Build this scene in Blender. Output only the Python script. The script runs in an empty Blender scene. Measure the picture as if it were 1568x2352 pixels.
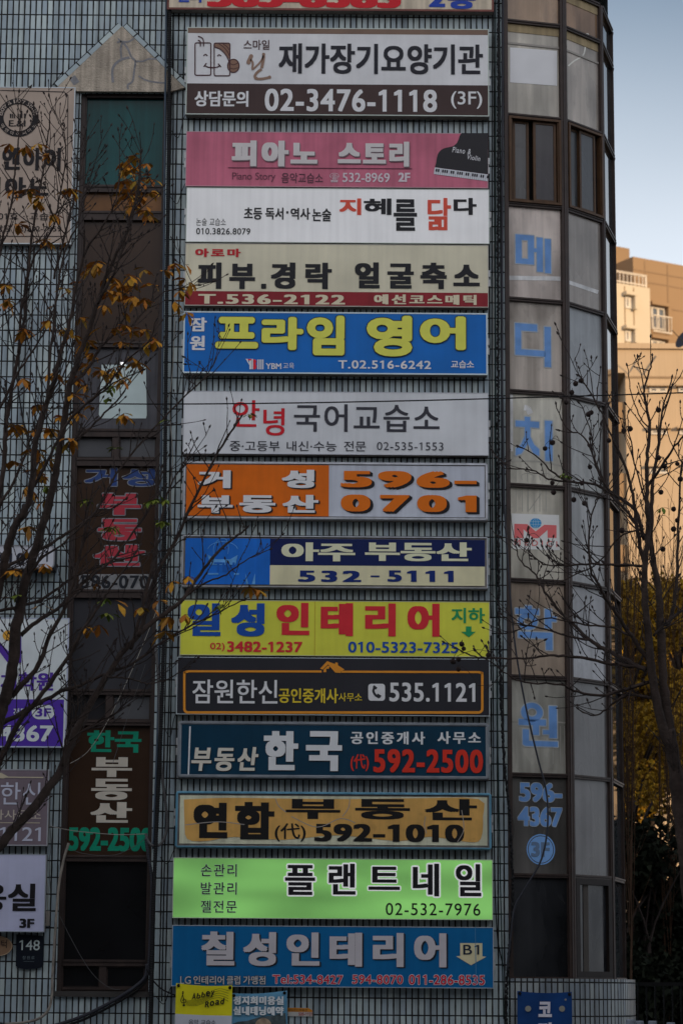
import bpy, math, random
from mathutils import Vector, Matrix
R = math.radians
rnd = random.Random(7)
C = bpy.context.scene
COL = C.collection

# ------------------------------------------------------------------ camera, sky, sun, exposure
F, TH, ROLL, D, EYE = 5700.0, R(10.87), R(0.4), 32.0, 1.6     # focal length in units of a 1568 x 2352 frame
cam_d = bpy.data.cameras.new("camera")
cam_d.sensor_fit = 'VERTICAL'; cam_d.sensor_height = 36; cam_d.sensor_width = 24
cam_d.lens = F / 2352 * 36
cam_d.dof.use_dof = True; cam_d.dof.focus_distance = 32.6; cam_d.dof.aperture_fstop = 2.0      # the far block is slightly soft in the photo
cam_d.clip_start = 0.5; cam_d.clip_end = 3000
CAM = bpy.data.objects.new("camera", cam_d); COL.objects.link(CAM)
CM = Matrix.Rotation(R(90) + TH, 3, 'X') @ Matrix.Rotation(ROLL, 3, 'Z')
CAM.matrix_world = Matrix.Translation((0, -D, EYE)) @ CM.to_4x4()
C.camera = CAM

PALE_EAST, WEST_FILL = (8.8, 9.5, 10.4), (9.4, 9.5, 10.3)
SUN_EL, SUN_AZ = R(12), R(140)            # azimuth clockwise from +Y
sd = Vector((math.sin(SUN_AZ) * math.cos(SUN_EL), math.cos(SUN_AZ) * math.cos(SUN_EL), math.sin(SUN_EL)))
W = bpy.data.worlds.new("World"); C.world = W; W.use_nodes = True
nt = W.node_tree; nt.nodes.clear()
sky = nt.nodes.new('ShaderNodeTexSky'); sky.sky_type = 'NISHITA'; sky.sun_disc = False
sky.sun_elevation = SUN_EL; sky.sun_rotation = SUN_AZ; sky.air_density = 1.0; sky.dust_density = 0.5; sky.ozone_density = 1.5
# thin pale cloud low in east; unseen western glow added to light the facade
def wnode(t, **k):
    n = nt.nodes.new(t)
    for a, v in k.items(): setattr(n, a, v)
    return n
wtc = wnode('ShaderNodeTexCoord'); wsep = wnode('ShaderNodeSeparateXYZ'); nt.links.new(wtc.outputs['Generated'], wsep.inputs[0])
def wramp(src, a, b, c, d):
    r = wnode('ShaderNodeMapRange', interpolation_type='SMOOTHSTEP'); nt.links.new(src, r.inputs[0])
    for i, v in enumerate((a, b, c, d)): r.inputs[i + 1].default_value = v
    return r.outputs[0]
wno = wnode('ShaderNodeTexNoise'); wno.inputs['Scale'].default_value = 3.0; wno.inputs['Detail'].default_value = 5; nt.links.new(wtc.outputs['Generated'], wno.inputs['Vector'])
low = wramp(wsep.outputs[2], 0.43, 0.24, 0.04, 0.92)
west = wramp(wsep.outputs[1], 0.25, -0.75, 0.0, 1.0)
wadd = wnode('ShaderNodeMath', operation='MULTIPLY_ADD'); nt.links.new(wno.outputs[0], wadd.inputs[0]); wadd.inputs[1].default_value = 0.35; wadd.inputs[2].default_value = -0.17
wf = wnode('ShaderNodeMath', operation='ADD', use_clamp=True); nt.links.new(low, wf.inputs[0]); nt.links.new(wadd.outputs[0], wf.inputs[1])
wcl = wnode('ShaderNodeMix', data_type='RGBA'); nt.links.new(west, wcl.inputs[0]); wcl.inputs[6].default_value = (*PALE_EAST, 1); wcl.inputs[7].default_value = (*WEST_FILL, 1)
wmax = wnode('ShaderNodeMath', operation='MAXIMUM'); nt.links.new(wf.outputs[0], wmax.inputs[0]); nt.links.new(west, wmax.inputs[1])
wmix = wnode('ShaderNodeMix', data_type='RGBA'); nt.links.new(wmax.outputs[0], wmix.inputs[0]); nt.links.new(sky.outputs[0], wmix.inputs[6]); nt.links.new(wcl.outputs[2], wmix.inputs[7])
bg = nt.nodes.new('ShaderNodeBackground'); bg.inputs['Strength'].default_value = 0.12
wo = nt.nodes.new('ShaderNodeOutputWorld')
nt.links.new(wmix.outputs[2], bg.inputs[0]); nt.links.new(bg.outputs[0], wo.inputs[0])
sl = bpy.data.lights.new("sun", 'SUN'); sl.energy = 4.8; sl.angle = R(0.5); sl.color = (1.0, 0.72, 0.42)
SUN = bpy.data.objects.new("sun", sl); COL.objects.link(SUN)
SUN.location = (30, -40, 40); SUN.rotation_euler = sd.to_track_quat('Z', 'Y').to_euler()
C.view_settings.view_transform = 'Standard'; C.view_settings.look = 'None'
C.view_settings.exposure = -0.20; C.view_settings.gamma = 1.0

# ------------------------------------------------------------------ measuring: a point of the photo's frame on a plane y = Y
def ray(u, v):
    return CM @ Vector(((u - 784) / F, -(v - 1176) / F, -1.0))
def at(u, v, Y=0.0):
    d = ray(u, v); t = (Y + D) / d.y
    return Vector((d.x * t, Y, EYE + d.z * t))
def mpp(Y): return (Y + D) / F * 1.01     # metres per frame unit at depth Y
class Fr:                                  # a zoomed view of the photo
    def __init__(s, ox, oy, k): s.o = (ox, oy, k)
    def __call__(s, x, y): ox, oy, k = s.o; return (ox + x / k, oy + y / k)
P = Fr(0, 0, 1)
K1 = 2.0491; K2 = 3.4723
F2, F3, F4, F5, F6 = [Fr(376.3, o, K1) for o in (0, 426.5, 865.5, 1348.5, 1787.5)]
FS = Fr(426.5, 56.4, 5.0); FP = Fr(978.4, 288.5, 10.417); FB = Fr(407.7, 2232.8, 5.0)
L1 = Fr(0, 0, 3.906); L3, L4, L5 = [Fr(0, o, K2) for o in (552, 1129, 1724.8)]
R7, R8, R9, R10 = [Fr(1116.4, o, K2) for o in (0, 564.5, 1129, 1724.8)]

# ------------------------------------------------------------------ materials
def lin(c): c /= 255.0; return c / 12.92 if c <= 0.04045 else ((c + 0.055) / 1.055) ** 2.4
KL = 0.50
def alb(c, k=None): return tuple(max(0.004, min(0.84, lin(x) / (k or KL))) for x in c)
_m = {}
def mat(name, c, rough=0.5, metal=0.0, var=0.12, scale=3.0, streak=0.0, spec=0.22, bump=0.0, bscale=40.0, k=None, emit=0.0, raw=None, spots=0.0, island=None):
    key = (name, c, rough, emit)
    if key in _m: return _m[key]
    m = bpy.data.materials.new(name); m.use_nodes = True; _m[key] = m
    n = m.node_tree.nodes; l = m.node_tree.links; p = n['Principled BSDF']
    a = raw or alb(c, k)
    p.inputs['Roughness'].default_value = rough; p.inputs['Metallic'].default_value = metal
    p.inputs['Specular IOR Level'].default_value = spec
    tc = n.new('ShaderNodeTexCoord')
    out = None
    def noise(sc, det=4.0, stretch=None):
        t = n.new('ShaderNodeTexNoise'); t.inputs['Scale'].default_value = sc; t.inputs['Detail'].default_value = det
        if stretch:
            mp = n.new('ShaderNodeMapping'); mp.inputs['Scale'].default_value = stretch
            l.new(tc.outputs['Object'], mp.inputs[0]); l.new(mp.outputs[0], t.inputs['Vector'])
        else: l.new(tc.outputs['Object'], t.inputs['Vector'])
        return t
    def ramp(f, lo, hi, a0, a1):
        r = n.new('ShaderNodeMapRange'); r.inputs[1].default_value = lo; r.inputs[2].default_value = hi
        r.inputs[3].default_value = a0; r.inputs[4].default_value = a1; l.new(f, r.inputs[0]); return r.outputs[0]
    rgb = n.new('ShaderNodeRGB'); rgb.outputs[0].default_value = (*a, 1); out = rgb.outputs[0]
    def mul(col, f):
        x = n.new('ShaderNodeMix'); x.data_type = 'RGBA'; x.blend_type = 'MULTIPLY'; x.inputs[0].default_value = 1
        l.new(col, x.inputs[6]); l.new(f, x.inputs[7]); return x.outputs[2]
    if island:
        g = n.new('ShaderNodeNewGeometry'); cr = n.new('ShaderNodeValToRGB'); l.new(g.outputs['Random Per Island'], cr.inputs[0])
        e = cr.color_ramp.elements
        while len(e) < len(island): e.new(0.5)
        for i, ic in enumerate(island): e[i].position = i / (len(island) - 1); e[i].color = (*ic, 1)
        out = cr.outputs[0]
    if var: out = mul(out, ramp(noise(scale).outputs[0], 0.3, 0.7, 1 - var, 1 + var * 0.5))
    if streak: out = mul(out, ramp(noise(1.0, 5, (14, 14, 0.5)).outputs[0], 0.35, 0.65, 1 - streak, 1.0))
    if spots: out = mul(out, ramp(noise(9.0, 6).outputs[0], 0.58, 0.72, 1.0, 1 - spots))
    l.new(out, p.inputs['Base Color'])
    if bump:
        b = n.new('ShaderNodeBump'); b.inputs['Strength'].default_value = bump; b.inputs['Distance'].default_value = 0.02
        l.new(noise(bscale, 6).outputs[0], b.inputs['Height']); l.new(b.outputs[0], p.inputs['Normal'])
    if emit:
        l.new(out, p.inputs['Emission Color']); p.inputs['Emission Strength'].default_value = emit
    return m

def tile_mat(name, c, pw=0.078, ph=0.212, joint=0.0165, jc=(0.022, 0.020, 0.018), stain=0.5):
    m = bpy.data.materials.new(name); m.use_nodes = True
    n = m.node_tree.nodes; l = m.node_tree.links; p = n['Principled BSDF']
    uv = n.new('ShaderNodeUVMap'); sx = n.new('ShaderNodeSeparateXYZ'); l.new(uv.outputs[0], sx.inputs[0])
    def M(op, a, b=None, c=None):
        t = n.new('ShaderNodeMath'); t.operation = op
        for i, v in enumerate((a, b, c)):
            if v is None: continue
            if isinstance(v, (int, float)): t.inputs[i].default_value = v
            else: l.new(v, t.inputs[i])
        return t.outputs[0]
    su = M('DIVIDE', sx.outputs[0], pw); sv = M('DIVIDE', sx.outputs[1], ph)
    nz = n.new('ShaderNodeTexNoise'); nz.inputs['Scale'].default_value = 6; l.new(uv.outputs[0], nz.inputs['Vector'])
    wob = M('MULTIPLY', M('SUBTRACT', nz.outputs[0], 0.5), 0.009)
    du = M('MULTIPLY', M('ABSOLUTE', M('SUBTRACT', M('FRACT', su), 0.5)), pw)
    dv = M('MULTIPLY', M('ABSOLUTE', M('SUBTRACT', M('FRACT', sv), 0.5)), ph)
    eu = M('SUBTRACT', M('ADD', M('SUBTRACT', pw / 2, du), wob), joint / 2)
    ev = M('SUBTRACT', M('ADD', M('SUBTRACT', ph / 2, dv), wob), joint / 2 * 0.9)
    edge = M('MINIMUM', eu, ev)
    mr = n.new('ShaderNodeMapRange'); mr.interpolation_type = 'SMOOTHSTEP'; l.new(edge, mr.inputs[0]); mr.inputs[1].default_value = -0.0025; mr.inputs[2].default_value = 0.004
    mask = mr.outputs[0]
    cb = n.new('ShaderNodeCombineXYZ'); l.new(M('FLOOR', su), cb.inputs[0]); l.new(M('FLOOR', sv), cb.inputs[1])
    wn = n.new('ShaderNodeTexWhiteNoise'); l.new(cb.outputs[0], wn.inputs['Vector'])
    big = n.new('ShaderNodeTexNoise'); big.inputs['Scale'].default_value = 0.9; big.inputs['Detail'].default_value = 6; l.new(uv.outputs[0], big.inputs['Vector'])
    mp = n.new('ShaderNodeMapping'); mp.inputs['Scale'].default_value = (7, 0.35, 1); l.new(uv.outputs[0], mp.inputs[0])
    stn = n.new('ShaderNodeTexNoise'); stn.inputs['Scale'].default_value = 1; stn.inputs['Detail'].default_value = 7; l.new(mp.outputs[0], stn.inputs['Vector'])
    br = M('MULTIPLY', M('MULTIPLY_ADD', wn.outputs[0], 0.36, 0.78), M('MULTIPLY_ADD', big.outputs[0], 0.9, 0.55))
    sm = n.new('ShaderNodeMapRange'); l.new(stn.outputs[0], sm.inputs[0]); sm.inputs[1].default_value = 0.5; sm.inputs[2].default_value = 0.72; sm.inputs[3].default_value = 1; sm.inputs[4].default_value = 1 - stain
    br = M('MULTIPLY', br, sm.outputs[0])
    mx = n.new('ShaderNodeMix'); mx.data_type = 'RGBA'; mx.inputs[0].default_value = 0.5
    mx.inputs[6].default_value = (*alb(c), 1); mx.inputs[7].default_value = (*[x * y for x, y in zip(alb(c), (1.06, 1.0, 0.88))], 1)
    l.new(wn.outputs[0], mx.inputs[0])
    ml = n.new('ShaderNodeMix'); ml.data_type = 'RGBA'; ml.blend_type = 'MULTIPLY'; ml.inputs[0].default_value = 1
    l.new(mx.outputs[2], ml.inputs[6]); l.new(br, ml.inputs[7])
    fm = n.new('ShaderNodeMix'); fm.data_type = 'RGBA'; l.new(mask, fm.inputs[0]); fm.inputs[6].default_value = (*jc, 1); l.new(ml.outputs[2], fm.inputs[7])
    l.new(fm.outputs[2], p.inputs['Base Color'])
    rr = n.new('ShaderNodeMapRange'); l.new(mask, rr.inputs[0]); rr.inputs[3].default_value = 0.95; rr.inputs[4].default_value = 0.34; p.inputs['Specular IOR Level'].default_value = 0.3; l.new(rr.outputs[0], p.inputs['Roughness'])
    b = n.new('ShaderNodeBump'); b.inputs['Distance'].default_value = 0.012; b.inputs['Strength'].default_value = 0.9; l.new(mask, b.inputs['Height']); l.new(b.outputs[0], p.inputs['Normal'])
    return m

# ------------------------------------------------------------------ mesh builder and scene helpers
class MB:
    def __init__(s): s.v = []; s.f = []; s.uv = {}; s.mi = []
    def face(s, pts, uv=None, mi=0):
        i = len(s.v); s.v += [tuple(p) for p in pts]; s.f.append(tuple(range(i, i + len(pts)))); s.mi.append(mi)
        if uv: s.uv[len(s.f) - 1] = uv
    def box(s, x0, x1, y0, y1, z0, z1, mi=0):
        a = [(x0, y0, z0), (x1, y0, z0), (x1, y1, z0), (x0, y1, z0), (x0, y0, z1), (x1, y0, z1), (x1, y1, z1), (x0, y1, z1)]
        i = len(s.v); s.v += a
        for q in ((0, 3, 2, 1), (4, 5, 6, 7), (0, 1, 5, 4), (1, 2, 6, 5), (2, 3, 7, 6), (3, 0, 4, 7)):
            s.f.append(tuple(i + k for k in q)); s.mi.append(mi)
    def obox(s, c, ax, ay, az, hx, hy, hz, mi=0):       # box on three axes
        i = len(s.v)
        for sz in (-1, 1):
            for sx, sy in ((-1, -1), (1, -1), (1, 1), (-1, 1)):
                s.v.append(tuple(Vector(c) + Vector(ax) * hx * sx + Vector(ay) * hy * sy + Vector(az) * hz * sz))
        for q in ((0, 3, 2, 1), (4, 5, 6, 7), (0, 1, 5, 4), (1, 2, 6, 5), (2, 3, 7, 6), (3, 0, 4, 7)):
            s.f.append(tuple(i + k for k in q)); s.mi.append(mi)
    def tube(s, pts, rad, n=8, mi=0, cap=True):
        pts = [Vector(p) for p in pts]
        if not isinstance(rad, (list, tuple)): rad = [rad] * len(pts)
        i0 = len(s.v); prev = None
        for k, p in enumerate(pts):
            t = (pts[min(k + 1, len(pts) - 1)] - pts[max(k - 1, 0)])
            if t.length < 1e-9: t = Vector((0, 0, 1))
            t.normalize()
            if prev is None:
                a = t.orthogonal().normalized()
            else:
                a = prev - t * prev.dot(t)
                a = a.normalized() if a.length > 1e-6 else t.orthogonal().normalized()
            prev = a; b = t.cross(a)
            for j in range(n):
                w = 2 * math.pi * j / n
                s.v.append(tuple(p + (a * math.cos(w) + b * math.sin(w)) * rad[k]))
        for k in range(len(pts) - 1):
            for j in range(n):
                q = i0 + k * n; s.f.append((q + j, q + (j + 1) % n, q + n + (j + 1) % n, q + n + j)); s.mi.append(mi)
        if cap:
            s.f.append(tuple(i0 + j for j in range(n))[::-1]); s.mi.append(mi)
            e = i0 + (len(pts) - 1) * n; s.f.append(tuple(e + j for j in range(n))); s.mi.append(mi)
    def ball(s, c, r, nu=8, nv=5, sc=(1, 1, 1), mi=0):
        c = Vector(c); i0 = len(s.v); s.v.append(tuple(c + Vector((0, 0, r * sc[2]))))
        for a in range(1, nv):
            ph = math.pi * a / nv
            for b in range(nu):
                w = 2 * math.pi * b / nu
                s.v.append(tuple(c + Vector((r * sc[0] * math.sin(ph) * math.cos(w), r * sc[1] * math.sin(ph) * math.sin(w), r * sc[2] * math.cos(ph)))))
        s.v.append(tuple(c - Vector((0, 0, r * sc[2])))); last = len(s.v) - 1
        for b in range(nu):
            s.f.append((i0, i0 + 1 + b, i0 + 1 + (b + 1) % nu)); s.mi.append(mi)
            for a in range(nv - 2):
                q = i0 + 1 + a * nu; s.f.append((q + b, q + nu + b, q + nu + (b + 1) % nu, q + (b + 1) % nu)); s.mi.append(mi)
            q = i0 + 1 + (nv - 2) * nu; s.f.append((q + b, last, q + (b + 1) % nu)); s.mi.append(mi)
    def build(s, name, m, parent=None, smooth=False, loc=None):
        me = bpy.data.meshes.new(name)
        me.from_pydata(s.v, [], s.f)
        for x in (m if isinstance(m, (list, tuple)) else [m]): me.materials.append(x)
        if len(me.materials) > 1: me.polygons.foreach_set('material_index', s.mi)
        if s.uv:
            ul = me.uv_layers.new(name='UVMap')
            for fi, uvs in s.uv.items():
                pl = me.polygons[fi]
                for li, u in zip(pl.loop_indices, uvs): ul.data[li].uv = u
        if smooth: me.polygons.foreach_set('use_smooth', [True] * len(me.polygons))
        me.update()
        o = bpy.data.objects.new(name, me); COL.objects.link(o)
        if parent: adopt(o, parent)
        return o
_origin = {}
def adopt(o, parent):
    o.parent = parent
    if parent.name in _origin: o.matrix_parent_inverse = Matrix.Translation(-_origin[parent.name])
def tag(o, label, cat, group=None, kind=None):
    if label: o['label'] = label
    if cat: o['category'] = cat
    if group: o['group'] = group
    if kind: o['kind'] = kind
    return o
def thing(name, loc, label, cat, group=None):
    o = bpy.data.objects.new(name, None); COL.objects.link(o); o.empty_display_size = 0.2
    o.location = loc; _origin[o.name] = Vector(loc)
    return tag(o, label, cat, group)
def structure(o): o['kind'] = 'structure'; return o

# ------------------------------------------------------------------ lettering
_g = {}
def _raw(s):
    cu = bpy.data.curves.new('g', 'FONT'); cu.body = s; cu.resolution_u = 4; cu.size = 1.0
    o = bpy.data.objects.new('g', cu); COL.objects.link(o)
    dg = bpy.context.evaluated_depsgraph_get(); dg.update()
    me = bpy.data.meshes.new_from_object(o.evaluated_get(dg))
    v = [(a.co.x, a.co.y) for a in me.vertices]; f = [tuple(p.vertices) for p in me.polygons]
    bpy.data.objects.remove(o); bpy.data.curves.remove(cu); bpy.data.meshes.remove(me)
    return v, f
def glyph(ch):
    if ch not in _g:
        if ch == ' ': _g[ch] = ([], [], 0.33)
        elif ch == '1': _g[ch] = ([(.22, 0), (.31, 0), (.31, .68), (.24, .68), (.22, .58), (.08, .52), (.08, .59)], [(0, 1, 2, 3, 4), (4, 3, 6, 5)], .50)
        else:
            v, f = _raw(ch)
            bar = _g.setdefault('__I', (max(x for x, y in _raw('I')[0]),))[0]
            adv = max(x for x, y in _raw(ch + 'I')[0]) - bar
            _g[ch] = (v, f, adv)
    return _g[ch]
def layout(s, gap=0.0, slant=0.0, arc=None):
    x = 0; V = []; Fc = []
    for ch in s:
        v, f, adv = glyph(ch); i = len(V)
        V += [(a + x + slant * b, b) for a, b in v]; Fc += [tuple(i + k for k in q) for q in f]
        x += adv + gap
    return V, Fc
def offs(bx, by, rounded=False):
    if bx <= 0 and by <= 0: return [(0, 0)]
    if rounded:
        o = [(0, 0)]; n = 10
        for k in range(n): o.append((bx * math.cos(2 * math.pi * k / n), by * math.sin(2 * math.pi * k / n)))
        if max(bx, by) > 0.06: o += [(a / 2, b / 2) for a, b in o[1:]]
        return o
    nx = max(2, math.ceil(2 * bx / 0.06) + 1) if bx > 0 else 1; ny = max(2, math.ceil(2 * by / 0.06) + 1) if by > 0 else 1
    return [((-bx + 2 * bx * i / (nx - 1)) if nx > 1 else 0, (-by + 2 * by * j / (ny - 1)) if ny > 1 else 0) for i in range(nx) for j in range(ny)]
STEP = 0.00012
def text(parent, Y, fr, s, x0, y0, x1, y1, m, b=(0, 0), gap=0.0, rounded=False, slant=0.0, out=None, outm=None, shade=None, shm=None, name='lettering', lift=0.004, rot=0.0, mesh=None):
    """One line of lettering on the plane y=Y, fitted to a box measured in the photo; out = outline width, shade = (dx, dy) printed block shadow, both in letter heights."""
    V, Fc = mesh or layout(s, gap, slant)
    (u0, v0), (u1, v1) = fr(x0, y0), fr(x1, y1)
    um, vm = (u0 + u1) / 2, (v0 + v1) / 2
    X0, X1 = at(u0, vm, Y).x, at(u1, vm, Y).x; Z1, Z0 = at(um, v0, Y).z, at(um, v1, Y).z
    bx, by = b
    ax0, ax1 = min(p[0] for p in V) - bx, max(p[0] for p in V) + bx
    ay0, ay1 = min(p[1] for p in V) - by, max(p[1] for p in V) + by
    kx, ky = (X1 - X0) / (ax1 - ax0), (Z1 - Z0) / (ay1 - ay0)
    H = Z1 - Z0
    cr, sr = math.cos(rot), math.sin(rot); cx, cz = (X0 + X1) / 2, (Z0 + Z1) / 2
    def put(mb, ox, oy, y, ex=0, ey=0):
        i = len(mb.v)
        for a, c_ in V:
            x = X0 + (a + ox - ax0) * kx + ex; z = Z0 + (c_ + oy - ay0) * ky + ey
            if rot: x, z = cx + (x - cx) * cr - (z - cz) * sr, cz + (x - cx) * sr + (z - cz) * cr
            mb.v.append((x, y, z))
        mb.f += [tuple(i + k for k in q) for q in Fc]; mb.mi += [0] * len(Fc)
    y = Y - lift; objs = []
    if shade:
        sb = MB(); n = 7
        for k in range(n):
            t = (k + 1) / n
            for a, c_ in offs(bx, by, rounded):
                put(sb, a, c_, y, shade[0] * H * t, shade[1] * H * t); y -= STEP / 2
        y -= 0.001; objs.append(sb.build('letter_shadow', shm, parent))
    if out:
        ob = MB(); e = out * H
        for k in range(12):
            w = 2 * math.pi * k / 12
            for a, c_ in offs(bx, by, rounded): put(ob, a, c_, y, e * math.cos(w), e * math.sin(w)); y -= STEP / 2
        y -= 0.001; objs.append(ob.build('letter_outline', outm, parent))
    mb = MB()
    for a, c_ in offs(bx, by, rounded): put(mb, a, c_, y); y -= STEP
    objs.append(mb.build(name, m, parent))
    return objs[-1]

def poly(mb, fr, pts, Y, lift=0.004, mi=0):
    mb.face([at(*fr(x, y), Y - lift) for x, y in pts], mi=mi)
def ribbon(mb, fr, pts, w, Y, lift=0.004, closed=False):
    """a printed or painted line of width w (zoomed pixels)"""
    q = [Vector(fr(x, y)) for x, y in pts]; hw = w / fr.o[2] / 2
    if closed: q = q + [q[0]]
    L = []
    for i, p in enumerate(q):
        if closed: t = q[(i + 1) % (len(q) - 1)] - q[(i - 1) % (len(q) - 1)]
        else: t = q[min(i + 1, len(q) - 1)] - q[max(i - 1, 0)]
        t = t.normalized() if t.length > 1e-9 else Vector((1, 0)); nn = Vector((-t.y, t.x)) * hw
        L.append((p + nn, p - nn))
    for i in range(len(L) - 1):
        a, b = L[i], L[i + 1]
        mb.face([at(*a[0], Y - lift), at(*a[1], Y - lift), at(*b[1], Y - lift), at(*b[0], Y - lift)])
def circ(cx, cy, rx, ry=None, n=28, a0=0, a1=360):
    ry = ry or rx; full = abs(a1 - a0) >= 360
    return [(cx + rx * math.cos(R(a0 + (a1 - a0) * k / n)), cy - ry * math.sin(R(a0 + (a1 - a0) * k / n))) for k in range(n if full else n + 1)]
def rrect(x0, y0, x1, y1, r, n=5):
    o = []
    for cx, cy, a in ((x1 - r, y0 + r, 0), (x0 + r, y0 + r, 90), (x0 + r, y1 - r, 180), (x1 - r, y1 - r, 270)):
        o += [(cx + r * math.cos(R(a + 90 * k / n)), cy - r * math.sin(R(a + 90 * k / n))) for k in range(n + 1)]
    return o
def spline(pts, n=6):
    """Catmull-Rom through the points"""
    p = [Vector(q) for q in pts]
    if len(p) < 3: return p
    o = []
    for i in range(len(p) - 1):
        a, b, c, d = p[max(i - 1, 0)], p[i], p[i + 1], p[min(i + 2, len(p) - 1)]
        for k in range(n):
            t = k / n
            o.append(0.5 * ((2 * b) + (c - a) * t + (2 * a - 5 * b + 4 * c - d) * t * t + (3 * b - a - 3 * c + d) * t ** 3))
    o.append(p[-1]); return o

# ------------------------------------------------------------------ the setting: ground, road, pavements
asphalt = mat('asphalt', (0, 0, 0), 0.9, var=0.35, scale=1.5, bump=0.4, bscale=60, raw=(0.045, 0.045, 0.047))
paving = mat('paving', (0, 0, 0), 0.85, var=0.25, scale=2, bump=0.3, bscale=30, raw=(0.16, 0.155, 0.15))
earth = mat('earth', (0, 0, 0), 0.95, var=0.3, scale=0.4, raw=(0.07, 0.062, 0.05))
paintw = mat('road_paint', (0, 0, 0), 0.7, var=0.3, scale=6, raw=(0.6, 0.6, 0.58))
painty = mat('road_paint_yellow', (0, 0, 0), 0.7, var=0.3, scale=6, raw=(0.62, 0.42, 0.05))
b = MB(); b.face([(-900, -900, -0.02), (900, -900, -0.02), (900, 900, -0.02), (-900, 900, -0.02)]); structure(b.build('ground', earth))
b = MB(); b.face([(-200, -38, 0), (200, -38, 0), (200, -7, 0), (-200, -7, 0)]); structure(b.build('road', asphalt))
b = MB(); b.box(-200, 200, -6.8, 4, -0.3, 0.13); b.box(-200, 200, -7.0, -6.8, -0.3, 0.135); structure(b.build('pavement', paving))
b = MB(); b.box(-200, 200, -44, -38, -0.3, 0.13); structure(b.build('far_pavement', paving))
b = MB()
for k in range(-24, 24):
    b.face([(k * 8, -15.08, 0.004), (k * 8 + 4, -15.08, 0.004), (k * 8 + 4, -14.92, 0.004), (k * 8, -14.92, 0.004)])
structure(b.build('lane_marking', paintw))
b = MB()
for y in (-22.6, -22.9): b.face([(-200, y - .06, 0.004), (200, y - .06, 0.004), (200, y + .06, 0.004), (-200, y + .06, 0.004)])
structure(b.build('centre_line_marking', painty))

# ------------------------------------------------------------------ the corner building
tiles = tile_mat('grey_glazed_tiles', (128, 141, 148))
tilesb = tile_mat('grey_glazed_tiles_base', (104, 112, 118))
stucco = mat('rough_plaster', (150, 140, 126), 0.95, var=0.3, scale=4, streak=0.35, bump=0.8, bscale=45, spots=0.15)
seam = mat('grey_mortar_seam', (102, 102, 104), 0.95, var=0.25, scale=12, bump=0.5, bscale=60)
frame_br = mat('brown_aluminium', (44, 34, 30), 0.5, var=0.3, scale=6, streak=0.25, spec=0.4)
frame_dk = mat('dark_brown_aluminium', (26, 21, 19), 0.5, var=0.3, scale=6)
bronze = mat('bronze_aluminium', (66, 48, 33), 0.4, var=0.2, scale=8, streak=0.3)
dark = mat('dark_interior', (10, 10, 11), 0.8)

X_L = at(-420, 1176).x
XW0 = (at(184, 250).x + at(133, 2215).x) / 2; XW1 = (at(384, 250).x + at(343, 2215).x) / 2
XB = at(1161, 1129).x
ZTOP = at(784, -420).z; ZLINT = at(285, 213).z; ZSILL = at(240, 2277).z
ZBAY0 = at(1174, 2247).z
BLD = thing('corner_building', ((XW0 + XB) / 2, 0, 0), 'grey tiled corner building with brown framed windows and a rounded glazed bay', 'building')
wb = MB()
def wall(x0, z0, x1, z1, y=0.0): wb.face([(x0, y, z0), (x1, y, z0), (x1, y, z1), (x0, y, z1)], uv=[(x0, z0), (x1, z0), (x1, z1), (x0, z1)])
wall(X_L, 0, XW0, ZTOP); wall(XW0, ZLINT, XW1, ZTOP); wall(XW0, 0, XW1, ZSILL); wall(XW1, 0, XB, ZTOP)
RD = 0.16                                                # depth of the window recess
for x, s in ((XW0, 1), (XW1, -1)):
    wb.face([(x, 0, ZSILL), (x, RD, ZSILL), (x, RD, ZLINT), (x, 0, ZLINT)], uv=[(0, ZSILL), (RD, ZSILL), (RD, ZLINT), (0, ZLINT)])
wb.face([(XW0, 0, ZSILL), (XW1, 0, ZSILL), (XW1, RD, ZSILL), (XW0, RD, ZSILL)], uv=[(XW0, 0), (XW1, 0), (XW1, RD), (XW0, RD)])
wb.face([(XW0, 0, ZLINT), (XW1, 0, ZLINT), (XW1, RD, ZLINT), (XW0, RD, ZLINT)], uv=[(XW0, 0), (XW1, 0), (XW1, RD), (XW0, RD)])
# bay plan: three panels that turn away, then the side wall
def bearing(u, v=1129): d = ray(u, v); return d.x / d.y
def hit(u, p, ang):                                      # where the sight line of column u meets the line from p at this angle
    k = bearing(u); c, s = math.cos(R(ang)), math.sin(R(ang))
    t = (k * (p[1] + D) - p[0]) / (c - k * s)
    return (p[0] + c * t, p[1] + s * t)
B0 = (XB, 0.0); B1 = hit(1302, B0, 14); B2 = hit(1394, B1, 44.5); B3 = hit(1419.5, B2, 75)
BAY = [B0, B1, B2, B3, (B3[0] + 0.03, B3[1] + 0.75)]
YB = 12.0
side = [BAY[-1], (BAY[-1][0], YB), (X_L, YB), (X_L, 0)]
s_ = 0
for a, c_ in zip(side, side[1:]):
    L = math.dist(a, c_); wb.face([(*a, 0), (*c_, 0), (*c_, ZTOP), (*a, ZTOP)], uv=[(s_, 0), (s_ + L, 0), (s_ + L, ZTOP), (s_, ZTOP)]); s_ += L
wb.face([(X_L, 0, ZTOP), (XB, 0, ZTOP)] + [(*p, ZTOP) for p in BAY[1:]] + [(BAY[-1][0], YB, ZTOP), (X_L, YB, ZTOP)], uv=[(0, 0)] * (5 + len(BAY) - 1))
wb.build('wall', tiles, BLD)
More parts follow.
